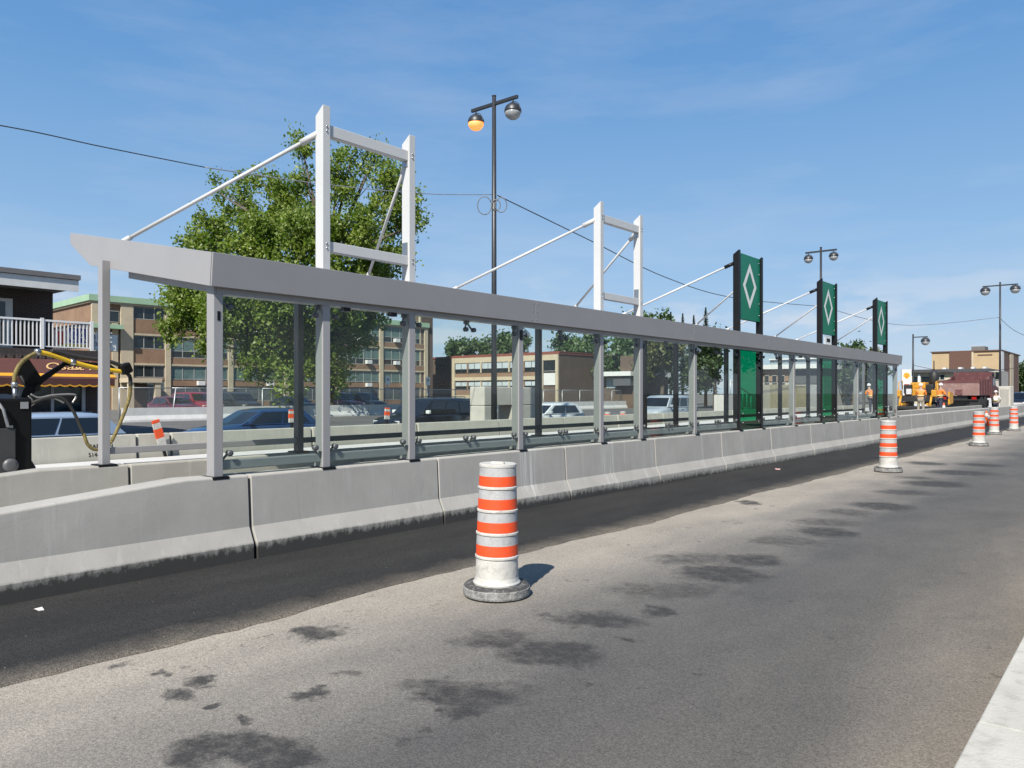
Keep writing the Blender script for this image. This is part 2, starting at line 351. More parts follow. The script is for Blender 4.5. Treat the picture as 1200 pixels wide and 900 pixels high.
# ground profile across the street, one sheet out to the horizon
gb = MB()
xs = [(-3000, 0), (-36, 0.0), (-27, -.3), (-19.5, -.3), (-17.9, -.12), (-16, -.12), (3000, -.12)]
ys = [-3000, -60, 400, 3000]
gv = [(x, y, z-.01) for y in ys for x, z in xs]; nx = len(xs)
gb.add(gv, [(j*nx+i, j*nx+i+1, (j+1)*nx+i+1, (j+1)*nx+i) for j in range(3) for i in range(nx-1)])
tag(gb.build('ground', M_GROUND), kind='structure')
# the other carriageway and the side street follow the same profile
fb = MB()
fx = [(-44, 0.0), (-36, 0.0), (-27, -.3), (-19.5, -.3), (-18.0, -.13)]
fy = [-60, 400]; fv = [(x, y, z-.005) for y in fy for x, z in fx]; nx = len(fx)
fb.add(fv, [(i, i+1, nx+i+1, nx+i) for i in range(nx-1)])
tag(fb.build('far_road', M_FARROAD), kind='structure')
# near road: ends at the kerb X=-0.62
rb = MB(); n = 60
rb.add([(-7.3, -30, 0), (-.62, -30, 0), (-.62, 420, 0), (-7.3, 420, 0)], [(0, 1, 2, 3)])
tag(rb.build('road', M_ROAD), kind='structure')
# fresh asphalt strip, a thin overlay with a ragged edge
sb_ = MB(); pts = []; top = []; yy = -12.0; k = 0
rnd = random.Random(3)
while yy < 75:
    e = -4.95+.035*math.sin(yy*.9)+.03*math.sin(yy*2.3+1)+rnd.uniform(-.022, .022)
    top.append((e, yy)); yy += .16 if yy < 25 else .8
for (e, y) in top: pts += [(-7.0, y, .014), (e-.03, y, .014), (e, y, .002)]
sb_.add(pts, [(3*i+j, 3*i+j+1, 3*i+4+j, 3*i+3+j) for i in range(len(top)-1) for j in (0, 1)])
tag(sb_.build('fresh_asphalt_strip', M_FRESH), kind='structure')
# pavement with its slabs: kerb face at X=-.62
pv = MB(); pv.box(-.58, 4.2, -30, 120, -.1, .09); pvo = tag(pv.build('pavement', mat('joint_mortar', (.5, .47, .42), .9)), kind='structure')
slab = MB().box(0, 1.0, 0, 1, 0, .05)
yj = gp(1170, 884).y
k = 0; y = yj-1.62*8
while y < 60:
    for c_, (x0, x1) in enumerate(((-.62, 1.03), (1.04, 2.6), (2.61, 4.2))):
        s_ = MB().box(x0, x1, y+.004, y+1.616, -.02 if c_ == 0 else .05, .13+rnd.uniform(-.002, .002))
        o = s_.build('slab', M_WALK, pvo, bevel=.008)
    y += 1.62
# bus lanes: raised concrete slab, climbing gently with distance
bz = lambda y: .2 if y < 28 else .2+(y-28)*.0085
bl = MB(); prev = None
seg_y = [-20, 28, 60, 130]
for a, b_ in zip(seg_y[:-1], seg_y[1:]):
    bl.add([(-17.4, a, -.2), (-9.3, a, -.2), (-9.3, b_, -.2), (-17.4, b_, -.2), (-17.4, a, bz(a)), (-9.3, a, bz(a)), (-9.3, b_, bz(b_)), (-17.4, b_, bz(b_))], [(4, 5, 6, 7), (0, 4, 7, 3), (1, 2, 6, 5), (0, 1, 5, 4)])
tag(bl.build('bus_lane', M_SLAB), kind='structure')
pf = MB().box(-9.02, -7.05, -20, 36, -.05, .26); tag(pf.build('platform', mat('platform_concrete', (.5, .49, .46), .9, var=.08, bmp=.15)), kind='structure')

# ================================================================ FRONT BARRIER
def barrier_mat(name, c, tar=True, streak=True):
    m, nt, b = base_mat(name)
    g = N(nt, 'ShaderNodeNewGeometry'); P = g.outputs['Position']
    s = N(nt, 'ShaderNodeSeparateXYZ'); nt.links.new(P, s.inputs[0])
    f = noise(nt, P, 1.7, 7, .6)
    cc = ramp(nt, f, .25, .75, tuple(x*.86 for x in c)+(1,), tuple(x*1.1 for x in c)+(1,))
    if streak:
        st = N(nt, 'ShaderNodeMapping'); st.inputs['Scale'].default_value = (6, 6, .35); nt.links.new(P, st.inputs[0])
        cc = mixc(nt, mth(nt, 'MULTIPLY', ramp(nt, noise(nt, st.outputs[0], 1.8, 5, .6), .56, .76), .22), cc, (.75, .74, .71))
        cc = mixc(nt, mth(nt, 'MULTIPLY', ramp(nt, noise(nt, st.outputs[0], 2.6, 5, .6), .58, .8), .3), cc, (.25, .24, .22))
    if tar:
        dm = N(nt, 'ShaderNodeMapping'); dm.inputs['Scale'].default_value = (3, 22, .5); nt.links.new(P, dm.inputs[0])
        dn = ramp(nt, noise(nt, dm.outputs[0], 1.6, 4, .6), .48, .62)
        runs = None
        for yy in (8.58, 8.74, 10.70, 10.86, 11.97, 14.2, 16.2, 18.3, 21.7):
            d_ = mth(nt, 'ABSOLUTE', mth(nt, 'SUBTRACT', s.outputs[1], yy))
            r_ = N(nt, 'ShaderNodeMapRange'); r_.inputs['From Min'].default_value = .13; r_.inputs['From Max'].default_value = .02; r_.inputs['To Max'].default_value = .75 if 8 < yy < 11.5 else .35; nt.links.new(d_, r_.inputs[0])
            runs = r_.outputs[0] if runs is None else mth(nt, 'MAXIMUM', runs, r_.outputs[0])
        cc = mixc(nt, mth(nt, 'MULTIPLY', runs, dn), cc, (.72, .71, .68))
    vo = N(nt, 'ShaderNodeTexVoronoi'); vo.inputs['Scale'].default_value = 17; nt.links.new(P, vo.inputs[0])
    cc = mixc(nt, mth(nt, 'MULTIPLY', ramp(nt, vo.outputs['Distance'], .05, .10, (1, 1, 1, 1), (0, 0, 0, 1)), .45), cc, (.2, .19, .18))
    if tar:      # tack coat sprayed on the foot while paving
        sm = N(nt, 'ShaderNodeMapping'); sm.inputs['Scale'].default_value = (3, 6, 3.2); sm.inputs['Rotation'].default_value = (R(28), 0, 0); nt.links.new(P, sm.inputs[0])
        nn = noise(nt, sm.outputs[0], 2.2, 7, .72)
        big = noise(nt, P, .55, 3)
        far = N(nt, 'ShaderNodeMapRange'); far.inputs['From Min'].default_value = 5; far.inputs['From Max'].default_value = 16; far.inputs['To Min'].default_value = 0; far.inputs['To Max'].default_value = .10; nt.links.new(s.outputs[1], far.inputs[0])
        hh = mth(nt, 'ADD', mth(nt, 'ADD', s.outputs[2], far.outputs[0]), mth(nt, 'MULTIPLY', mth(nt, 'SUBTRACT', nn, .5), .26))
        hh = mth(nt, 'ADD', hh, mth(nt, 'MULTIPLY', mth(nt, 'SUBTRACT', big, .5), .10))
        k = ramp(nt, hh, .11, .21, (1, 1, 1, 1), (0, 0, 0, 1))
        lim = ramp(nt, s.outputs[2], .165, .185, (1, 1, 1, 1), (0, 0, 0, 1))
        cc = mixc(nt, mth(nt, 'MULTIPLY', mth(nt, 'MULTIPLY', k, lim), .93), cc, (.022, .021, .02))
    nt.links.new(cc, b.inputs['Base Color']); b.inputs['Roughness'].default_value = .85; b.inputs['Specular IOR Level'].default_value = .3
    bump(nt, b, noise(nt, P, 45, 5, .6), .18, .006)
    return m
M_BAR = barrier_mat('cast_barrier_concrete', (.435, .415, .375))
M_BARB = barrier_mat('back_barrier_concrete', (.41, .39, .345), tar=False)
M_OLD = barrier_mat('old_barrier_concrete', (.50, .48, .41), tar=False)
def bar_profile(h, front=-6.93, back=-7.22):
    return [(front+.12, -.02), (front+.11, .165), (front+.03, .325), (front, h-.015), (front-.015, h), (back+.015, h), (back, h-.015), (back-.03, .3), (back-.1, -.02)]
def top_h(y): # the wall dips at its free end
    p = [(-20, .60), (1.4, .66), (2.28, .735), (2.9, .79), (3.55, .845), (4.4, .835), (400, .835)]
    for (a, ha), (b, hb) in zip(p[:-1], p[1:]):
        if a <= y <= b: return ha+(hb-ha)*(y-a)/(b-a)
    return .83
def wall_segment(name, y0, y1, profile, hfun, m, cuts=()):
    ysl = [y0]+[c for c in cuts if y0+.05 < c < y1-.05]+[y1]
    b = MB(); n = None
    for y in ysl:
        pr = profile(hfun(y)); n = len(pr); b.v += [(x, y, z) for x, z in pr]
    for i in range(len(ysl)-1):
        for k in range(n):
            b.f.append((i*n+k, (i+1)*n+k, (i+1)*n+(k+1) % n, i*n+(k+1) % n)); b.sm.append(False)
    b.f.append(tuple(range(n))); b.sm.append(False)
    o = len(b.v)-n; b.f.append(tuple(o+k for k in range(n-1, -1, -1))); b.sm.append(False)
    return b.build(name, m, bevel=.008)
joints = [onX(px, 500, -6.93).y for px in (293, 513, 662, 767, 845, 903)]
step = (joints[-1]-joints[1])/4
while joints[-1] < 62: joints.append(joints[-1]+step)
ends = [-14, -9.6, -5.2, -.6]+joints
CUTS = (1.4, 2.28, 2.9, 3.55, 4.4)
ORD = ['first', 'second', 'third', 'fourth', 'fifth', 'sixth', 'seventh', 'eighth', 'ninth']
words = ['first', 'second', 'third', 'fourth', 'fifth', 'sixth', 'seventh', 'eighth', 'ninth', 'tenth', 'eleventh', 'twelfth', 'thirteenth', 'fourteenth', 'fifteenth', 'sixteenth', 'seventeenth', 'eighteenth', 'nineteenth', 'twentieth']+['twenty '+o for o in ORD]+['thirtieth']+['thirty '+o for o in ORD]
for i, (a, b_) in enumerate(zip(ends[:-1], ends[1:])):
    if b_ < 0: continue
    o = wall_segment('concrete_barrier', a+.012, b_-.012 if i != 3 else b_-.02, bar_profile, top_h, M_BAR, CUTS)
    lab = 'grey concrete barrier section with dipping top and tarred foot at the open shelter end' if i == 3 else \
        '%s grey concrete barrier section beyond the dipping end, between shelter glass and fresh asphalt' % (words[i-4])
    tag(o, lab, 'barrier', 'grey concrete barrier sections along the road')
# mortar fillets in the joints
# back barrier
def back_profile(h): return [(-9.0, -.02), (-9.02, .2), (-9.06, h-.015), (-9.075, h), (-9.27, h), (-9.29, h-.015), (-9.32, -.02)]
def back_h(y): return top_h(y+.5)-.005
bj = [-8, onX(152, 545, -9.06).y]
while bj[-1] < 60: bj.append(bj[-1]+3.4)
for i, (a, b_) in enumerate(zip(bj[:-1], bj[1:])):
    o = wall_segment('platform_barrier', a+.015, b_-.015, back_profile, back_h, M_BARB, (.9, 1.8, 2.4, 3.05, 3.9))
    tag(o, 'pale inner concrete wall section with dipping top behind the open shelter end' if i == 0 else '%s pale inner concrete wall section beyond the dipping one, under the back posts' % words[i-1], 'barrier', 'inner concrete wall sections beside the bus lane')

# ================================================================ SHELTER
Y0, PA, PB = 3.912, 1.275, 2.118
FY = []; y = Y0; kinds = []
for i, d in enumerate([0, PA, PA, PB, PB, PA, PB, PB, PA, PB, PB, PA, PB, PB, PA, PA]):
    y += d; FY.append(y)
mast_pairs = [(1, 2), (4, 5), (7, 8), (10, 11), (13, 14)]
M_GREY = mat('grey_painted_steel', (.345, .335, .335), .42, var=.035, nscale=2, metal=.0, coat=.1)
M_WHITE = mat('white_painted_steel', (.62, .62, .61), .4, var=.03, nscale=2)
M_BLACK = mat('black_painted_steel', (.008, .008, .009), .4, var=.2, spec=.25)
M_BROWN = mat('brown_post_steel', (.06, .028, .02), .5, var=.2)  # plain red-brown tone for two of the back posts
M_DARKGREY = mat('charcoal_steel', (.11, .112, .115), .45, var=.1)
M_MIDGREY = mat('slate_rail_steel', (.30, .31, .32), .45, var=.05)
M_STEEL = mat('stainless_steel', (.55, .55, .55), .3, metal=.9, var=.05)
M_GLASS = glass_mat('shelter_glass', (.90, .935, .915), 1.0, 1.5, haze=.02)
M_GREEN = glass_mat('green_glass', (.008, .50, .31), .8, 1.5, haze=0)
M_GREENS = mat('green_sign_panel', (.0, .19, .10), .35, var=.04, spec=.3)
M_EMB = mat('white_emblem', (.80, .82, .78), .5, var=.03)
shelter = thing('bus_shelter', 'long bus shelter with pale grey roof, glass wall, tall masts and green diamond signs', 'bus shelter', (-8.0, FY[0], .83))
YE = FY[-1]+.32
YS = FY[0]-.12
FX = -6.865
H = .835
# roof
prof_ = [(FX-.012, 2.682), (FX-.012, 2.995), (-10.25, 3.63), (-10.25, 3.59), (-9.6, 3.16)]
MB().prism([(FX-.045, 2.685), (FX-.015, 2.99), (-10.24, 3.62), (-10.24, 3.50), (-9.65, 3.175)], YS+.015, YE-.015).build('roof', M_GREY, shelter, True)
fj = [YS, FY[3]+.2, FY[6]-.3, FY[8]+.1, FY[11], YE]
for a, b_ in zip(fj[:-1], fj[1:]):
    MB().prism([(FX-.052, 2.675), (FX-.032, 2.675), (FX, 2.998), (FX-.02, 2.998)], a+.002, b_-.002).build('fascia_panel', M_GREY, shelter, True, bevel=.004)
MB().prism([(FX-.054, 2.678), (FX-.022, 2.998), (-10.25, 3.632), (-10.25, 3.495), (-9.655, 3.165)], YS-.004, YS+.012).build('end_fascia', M_GREY, shelter, True, bevel=.003)
MB().prism([(FX-.054, 2.678), (FX-.022, 2.998), (-10.25, 3.632), (-10.25, 3.495), (-9.655, 3.165)], YE-.012, YE+.004).build('end_fascia', M_GREY, shelter, True, bevel=.003)
# light track below the roof near the glass, gutter strip
MB().box(-7.12, -6.97, YS+.1, YE-.1, 2.62, 2.70).build('ceiling_channel', M_GREY, shelter, True)
for yc in (FY[1]+.25, FY[1]+.95, FY[9]+.5):
    MB().box(-7.06, -6.99, yc, yc+.09, 2.575, 2.62).build('roof_bracket', M_BLACK, shelter, True)
screw = MB().lathe([(.009, 0), (.009, .004), (.0, .006)], (0, 0, 0), 8, 'X').mesh('screw', M_STEEL)
for y in fj[1:-1]:
    for zz in (2.72, 2.84, 2.95):
        for dy in (-.05, .05): child('screw', screw, shelter, Vector((FX-.032+(zz-2.675)*.099-.001, y+dy, zz))-wloc(shelter))
mast_idx = {i: k for k, p in enumerate(mast_pairs) for i in p}
PXC, PHX, PHY = -7.045, .068, .05
def base_plate(par, y, x=PXC):
    return MB().box(x-.12, x+.12, y-.085, y+.085, H-.02, H+.008).build('base_plate', M_BLACK, par, True, bevel=.003)
def front_post(y, m, m_up=None, up=False):
    b = MB(); b.box(PXC-PHX, PXC+PHX, y-PHY, y+PHY, H, 2.72 if not up else 3.02)
    p = b.build('post', m, shelter, True, bevel=.006)
    # shallow groove cover on the road side
    MB().box(PXC+PHX, PXC+PHX+.003, y-PHY+.012, y+PHY-.06, H+.02, 2.62).build('cover_strip', m, p, False) if False else None
    for sx in (-.075, .075):
        MB().lathe([(.011, 0), (.011, .02), (0, .02)], (PXC-.0+sx*1.25, y+.06, H+.008), 8).build('bolt', M_STEEL, p, True) if sx < 0 else None
    base_plate(p, y)
    # foot gusset
    MB().prism([(PXC-PHX-.09, H+.005), (PXC-PHX, H+.005), (PXC-PHX, H+.22)], y-.006, y+.006).build('gusset', m, p, True)
    return p
for i, y in enumerate(FY):
    k = mast_idx.get(i)
    front_post(y, M_BLACK if (k is not None and k >= 2) else M_GREY)
TOPZ = 4.82
for k, (i, j) in enumerate(mast_pairs):
    black = k >= 2
    m = M_BLACK if black else M_WHITE
    ya, yb = FY[i], FY[j]
    mast = bpy.data.objects.new('sign_mast' if black else 'mast', None); col.objects.link(mast); mast.parent = shelter
    mast.location = Vector((PXC, (ya+yb)/2, 2.72))-wloc(shelter)
    tag(mast, ('black mast with green glass panel and white diamond' if black else 'white mast with two crossbars'))
    for yy_ in (ya, yb):
        leg = MB().prism([(PXC-PHX, 2.66), (PXC+PHX, 2.66), (PXC+PHX, TOPZ), (PXC-PHX, TOPZ-.10)], yy_-PHY, yy_+PHY).build('leg', m, mast, True, bevel=.005)
    if not black:
        MB().box(PXC-.045, PXC+.045, ya+PHY, yb-PHY, 4.50, 4.625).build('crossbar', m, mast, True, bevel=.006)
        MB().box(PXC-.045, PXC+.045, ya+PHY, yb-PHY, 3.22, 3.335).build('crossbar', m, mast, True, bevel=.006)
        for yy_ in (ya, yb):
            for zz in (4.54, 4.59, 3.25, 3.30):
                MB().lathe([(.011, 0), (.011, .008), (0, .01)], (PXC+PHX, yy_, zz), 8, 'X').build('bolt', M_STEEL, mast, True)
        for yy_, s_ in ((ya+PHY, 1), (yb-PHY, -1)):
            for zz in (4.45, 3.34):
                MB().box(PXC-.05, PXC+.04, min(yy_, yy_+s_*.012), max(yy_, yy_+s_*.012), zz-.02, zz+.16).build('bracket', M_STEEL, mast, True)
    else:
        z0, z1 = 3.31, 4.77
        xf, xb = PXC+.03, PXC-.055
        pn = MB().box(xf-.012, xf, ya+PHY+.004, yb-PHY-.004, z0, z1).build('green_panel', M_GREENS, mast, True, bevel=.002)
        MB().box(xb-.012, xb, ya+PHY+.004, yb-PHY-.004, z0, z1).build('green_panel', M_GREENS, mast, True, bevel=.002)
        MB().box(xb, xf-.012, ya+PHY+.004, yb-PHY-.004, z0+.005, z0+.06).build('bottom_rail', mat('dark_green_rail', (.0, .035, .022), .3), mast, True)
        MB().box(xb, xf-.012, ya+PHY+.004, yb-PHY-.004, z1-.03, z1-.004).build('top_rail', M_GREENS, mast, True)
        cy, cz, hw, hh, tw = (ya+yb)/2, 4.08, .38, .52, .135
        for xo in (xf+.003,):
            d = MB(); ro = [(cy-hw, cz), (cy, cz+hh), (cy+hw, cz), (cy, cz-hh)]
            sw, sh = hw-tw, hh-tw*hh/hw
            ri = [(cy-sw, cz), (cy, cz+sh), (cy+sw, cz), (cy, cz-sh)]
            vs_ = [(xo, a, b) for a, b in ro]+[(xo, a, b) for a, b in ri]
            d.add(vs_, [(q, (q+1) % 4, 4+(q+1) % 4, 4+q) for q in range(4)]).build('diamond_emblem', M_EMB, pn, True)
        for yy_ in (ya+PHY+.06, yb-PHY-.06):
            for zz in (3.45, 3.72, 4.4, 4.66):
                MB().lathe([(.016, 0), (.016, .012), (0, .014)], (xf, yy_, zz), 10, 'X').build('stud', M_STEEL, pn, True)
        lp = MB().box(PXC+.045, PXC+.057, ya+PHY+.004, yb-PHY-.004, H+.03, 2.66).build('green_glass_pane', M_GREEN, shelter, True)
        for yy_ in (ya+.19, yb-.19):
            for zz in (1.0, 1.2, 2.45):
                MB().lathe([(.02, 0), (.02, .012), (0, .014)], (PXC+.057, yy_, zz), 10, 'X').build('stud', M_STEEL, lp, True)
        MB().box(PXC-.03, PXC+.04, ya+PHY, yb-PHY, H+.05, H+.17).build('bottom_rail', M_MIDGREY, shelter, True)
    # inclined tie rods to the back of the roof
    for yy_, s_ in ((ya, -1), (yb, 1)):
        p0 = Vector((PXC-PHX-.005, yy_+s_*.03, 4.52)); p1 = Vector((-9.25, yy_+s_*1.18, 3.44))
        dv = (p1-p0).normalized()
        rod = MB().tube([p0+dv*.16, p1], .022, 10).build('tie_rod', M_WHITE, shelter, True)
        MB().tube([p0-dv*.06, p0+dv*.2], .04, 8).build('clevis', M_WHITE if not black else M_BLACK, rod, True)
        MB().tube([p1-dv*.09, p1+dv*.05], .032, 8).build('clevis', M_WHITE, rod, True)
# small route sign under a green panel
MB().box(PXC, PXC+.012, FY[10]+.42, FY[10]+.95, 3.03, 3.27).build('route_plate', M_EMB, shelter, True)
MB().box(PXC+.012, PXC+.016, FY[10]+.55, FY[10]+.85, 3.10, 3.2).build('route_mark', M_BLACK, shelter, True)
# glass panes and their spider clamps
def clamp_mesh(two, up):
    b = MB(); s = 1 if up else -1
    for sy in ((-1, 1) if two else (1,)):
        b.tube([(-.06, 0, s*.10), (-.03, sy*.075, 0)], .013, 6)
        b.lathe([(.03, -.03), (.03, .022), (.018, .026), (0, .026)], (0, sy*.075, 0), 12, 'X')
    b.lathe([(.024, -.1), (.024, -.03)], (0, 0, s*.10), 8, 'X')
    return b.mesh('glass_clamp', M_DARKGREY)
CM = {(t, u): clamp_mesh(t, u) for t in (True, False) for u in (True, False)}
GX = PXC+.045
def clamp(y, z, two, up, flip=False):
    o = child('glass_clamp', CM[(two, up)], shelter, Vector((GX, y, z))-wloc(shelter))
    if flip: o.scale = (1, -1, 1)
for i in range(len(FY)-1):
    if any((i, i+1) == p for p in mast_pairs[2:]): continue
    a, b_ = FY[i]+PHY+.006, FY[i+1]-PHY-.006
    parts = [(a, b_)] if b_-a < 1.5 else [(a, (a+b_)/2-.004), ((a+b_)/2+.004, b_)]
    for p0, p1 in parts:
        MB().box(GX-.006, GX+.006, p0, p1, H+.025, 2.655).build('glass_pane', M_GLASS, shelter, True)
    if len(parts) == 2:
        clamp((a+b_)/2, 2.50, True, True); clamp((a+b_)/2, 1.06, True, False)
    for yy_, fl in ((a+.0, False), (b_-.0, True)):
        clamp(yy_, 2.50, False, True, fl); clamp(yy_, 1.06, False, False, fl)
    MB().box(PXC-.03, PXC+.03, FY[i]+PHY, FY[i+1]-PHY, H+.06, H+.155).build('bottom_rail', M_MIDGREY, shelter, True, bevel=.01)
# cameras on two posts
for i in (3, 6):
    yq = FY[i]+PHY
    MB().tube([(PXC+.05, yq-.02, 2.50), (PXC+.05, yq+.09, 2.52)], .014, 8).tube([(PXC+.02, yq+.07, 2.56), (PXC+.07, yq+.13, 2.49)], .034, 10).build('security_camera', M_EMB, shelter, True)
    MB().box(PXC+PHX, PXC+PHX+.006, yq-.085, yq-.02, 2.42, 2.56).build('junction_plate', M_BLACK, shelter, True)
MB().box(PXC+PHX, PXC+PHX+.004, FY[0]-.012, FY[0]+.018, 2.36, 2.45).build('slot_plate', M_BLACK, shelter, True)
# back row: posts on the inner wall and a guard rail
BXC = -9.17
by = [onX(px, 500, BXC).y for px in (122, 350, 631, 755, 792, 851, 914, 947, 1012)]
for i, y in enumerate(by):
    m = M_GREY if i == 0 else (M_BROWN if i in (3, 4) else M_DARKGREY)
    wx = .055
    p = MB().box(BXC-wx, BXC+wx, y-.045, y+.045, H-.01, 3.16).build('back_post', m, shelter, True, bevel=.005)
    MB().box(BXC-.11, BXC+.11, y-.1, y+.1, H-.012, H+.012).build('base_plate', M_BLACK, p, True)
    if i == 0:
        MB().box(BXC+wx, -7.1, y-.04, y+.04, 2.72, 2.80).prism([(BXC+.04, 2.86), (-7.1, 2.62), (-7.1, 2.70), (BXC+.04, 3.06)], y-.04, y+.04).build('roof_beam', mat('grey_dark_beam', (.26, .25, .26), .5), p, True) if False else None
        MB().prism([(BXC+.05, 2.985), (-7.1, 2.635), (-7.1, 2.74), (BXC+.05, 3.12)], y+.25, y+.33).build('roof_beam', M_GREY, p, True)
for a, b_ in zip(by[:-1], by[1:]):
    MB().box(BXC-.03, BXC+.03, a+.045, b_-.045, .955, 1.03).build('guard_rail', M_DARKGREY if a > by[0] else M_GREY, shelter, True, bevel=.006)
MB().box(BXC-.03, BXC+.03, by[-1]+.045, YE, .955, 1.03).build('guard_rail', M_DARKGREY, shelter, True)

# ================================================================ TRAFFIC DRUMS
M_ORANGE = mat('drum_orange_sheeting', (.92, .085, .012), .6, var=.06, nscale=9, dirt=(.62, .09, .04))
M_SILVER = mat('drum_silver_sheeting', (.46, .46, .455), .7, var=.10, nscale=12, dirt=(.32, .31, .30))
M_DWHITE = mat('drum_white_plastic', (.60, .58, .53), .55, var=.1, nscale=7, dirt=(.36, .34, .30), bmp=.8, bscale=11)
M_RUBBER = mat('drum_rubber_base', (.055, .054, .052), .9, var=.3, nscale=9, bmp=.4, bscale=40, dirt=(.33, .32, .30))
M_TREAD = mat('drum_base_tread', (.26, .255, .24), .9, var=.5, nscale=22, bmp=.5, bscale=50, dirt=(.07, .07, .07))
def rad(z): return .178-.031*(z-.10)/.98
def band(z0, z1, e=.0): return [(rad(z0)+e, z0), (rad(z1)+e, z1)]
def make_drum(detail=True):
    root = bpy.data.objects.new('traffic_drum', None); col.objects.link(root)
    b = MB().lathe([(.20, .0), (.262, .004), (.272, .03), (.268, .085), (.255, .1), (.18, .102), (.17, .09)], seg=40).build('rubber_base', M_RUBBER, root)
    MB().slathe([(.272, .016), (.2755, .03), (.2735, .078), (.268, .084)], seg=40).build('base_tread', M_TREAD, b)
    body = MB()
    pr = [(.0, .06), (.185, .06), (.195, .115), (.184, .13)]
    rings = [.325, .515, .70, .885]
    z = .16
    pr += [(rad(.16), .16)]
    for k, r in enumerate(rings):
        pr += [(rad(r-.013), r-.013), (rad(r)+.009, r-.006), (rad(r)+.009, r+.008), (rad(r+.014), r+.014)]
    pr += [(rad(1.05), 1.05), (rad(1.05)+.006, 1.055), (rad(1.07)+.006, 1.075), (rad(1.07)-.004, 1.08), (.02, 1.072), (0, 1.072)]
    bo = body.slathe(pr, seg=36).build('body', M_DWHITE, root)
    for k, r in enumerate(rings):
        z0 = r+.016; z1 = (rings+[1.066])[k+1]-.014
        zm = z0+(z1-z0)*.53
        MB().slathe(band(z0, zm, .0022), seg=36).build('orange_band', M_ORANGE, root)
        MB().slathe(band(zm, z1, .0022), seg=36).build('silver_band', M_SILVER, root)
    MB().box(-.055, .055, -.012, .012, 1.07, 1.092).build('handle', M_DWHITE, root, bevel=.004)
    return root
drum = make_drum()
dl = ['nearest orange and white striped traffic drum, alone on bare asphalt beside the fresh asphalt strip, scuffed with crumpled foot',
      'orange and white striped traffic drum in front of the far end of the shelter',
      'orange and white striped traffic drum, first past the shelter end, before the dump truck', 'orange and white striped traffic drum standing between two others past the shelter end', 'orange and white striped traffic drum, last of the row, near the grey concrete cabinet']
dl[0] = 'scuffed orange and silver striped traffic drum standing alone beside the fresh asphalt strip'
for i, (px, py, rz) in enumerate(((582, 697, 20), (1041, 553, 80), (1147, 522.5, 140), (1165, 509, 10), (1188, 505, 60))):
    d_ = drum if i == 0 else copy_tree(drum)
    p = gp(px, py); d_.location = p; d_.rotation_euler = (0, R(.6) if i == 0 else 0, R(rz))
    tag(d_, dl[i], 'traffic drum', 'striped traffic drums along the lane')
# litter on the asphalt
for i, (px, py, nm, c) in enumerate(((45, 715, 'torn white paper scrap lying on fresh asphalt near the dipping barrier end', (.75, .72, .68)), (787, 563, 'small white scrap lying on fresh asphalt by the barrier foot', (.8, .8, .78)), (911, 550, 'pink and white wrapper lying on the fresh asphalt strip', (.75, .45, .42)))):
    p = gp(px, py, .014); b = MB(); s_ = .05 if i != 2 else .11
    vs_ = [(-s_, -s_*.4, .0), (0, -s_*.55, .012), (s_, -s_*.2, .003), (s_*.9, s_*.5, .0), (0, s_*.5, .016), (-s_*.8, s_*.35, .002)]
    b.add(vs_, [(0, 1, 4, 5), (1, 2, 3, 4)]); b.add([(x, y, z+.004) for x, y, z in vs_], [(0, 1, 4, 5), (1, 2, 3, 4)])
    o = b.build('litter', mat('litter_paper_%s' % 'abc'[i], c, .7)); o.location = p; o.rotation_euler = (0, 0, i); tag(o, nm, 'litter')

# ================================================================ LAMP POSTS
M_POLE = mat('dark_lamp_post_paint', (.028, .030, .034), .45, var=.15)
M_LENS = glass_mat('lamp_lens', (.75, .75, .72), .7, 1.45)
M_LIT = mat('lit_sodium_lens', (.9, .5, .2), .4, emit=((1.0, .28, .05), .75))
def lens_mat():
    return mat('frosted_lens', (.38, .39, .40), .25, var=.1)
def globe(root, c, lit, r=.31):
    g = MB()
    prt = [(0, .30)]+[(r*math.sin(t), .0+r*.95*math.cos(t)) for t in [x*math.pi/2/7 for x in range(1, 8)]]+[(r*1.02, -.03), (r*.98, -.03)]
    hood = g.lathe(prt, c, 20).build('lamp_hood', M_POLE, root)
    q = [(r*.97*math.cos(t), -.03-r*.92*math.sin(t)) for t in [x*math.pi/2/7 for x in range(0, 8)]]
    MB().lathe(q, c, 20).build('lens', M_LIT if lit else lens_mat(), hood)
    MB().tube([(c[0], c[1], c[2]+r*.9), (c[0], c[1], c[2]+.44)], .028, 8).build('hanger', M_POLE, hood)
    # side yoke
    pts = [(c[0]+(r+.025)*math.cos(t), c[1], c[2]+(r+.025)*math.sin(t)) for t in [x*math.pi/10 for x in range(0, 11)]]
    MB().tube(pts, .016, 6, cap=False).build('yoke', M_POLE, hood)
def lamp_post(loc, h, label, arms=2, lit=None, armlen=1.12, rz=0, r=.31, base=True):
    root = thing('street_lamp', label, 'street lamp', loc, rz, 'dark street lamps')
    MB().tube([(0, 0, -.05), (0, 0, h*.45), (0, 0, h)], [.12, .095, .075], 12).build('pole', M_POLE, root)
    MB().lathe([(.2, 0), (.2, .05), (.14, .12), (.13, .6), (.10, .66)], seg=14).build('pole_base', M_POLE, root)
    MB().tube([(0, 0, h), (0, 0, h+.03)], .085, 12).build('pole_cap', M_POLE, root)
    za = h-.28
    if arms == 2:
        MB().box(-armlen, armlen, -.05, .05, za-.06, za+.06).build('arm', M_POLE, root, bevel=.01)
        for s_, l in ((-1, lit == 'L'), (1, lit == 'R')):
            globe(root, (s_*(armlen-.22), 0, za-.47), l, r)
    else:
        MB().box(-.05, armlen*1.5, -.045, .045, za-.05, za+.05).build('arm', M_POLE, root, bevel=.01)
        globe(root, (armlen*1.25, 0, za-.47), False, r)
    return root
L1 = onX(579, 113, -18.6); L1z = L1.z
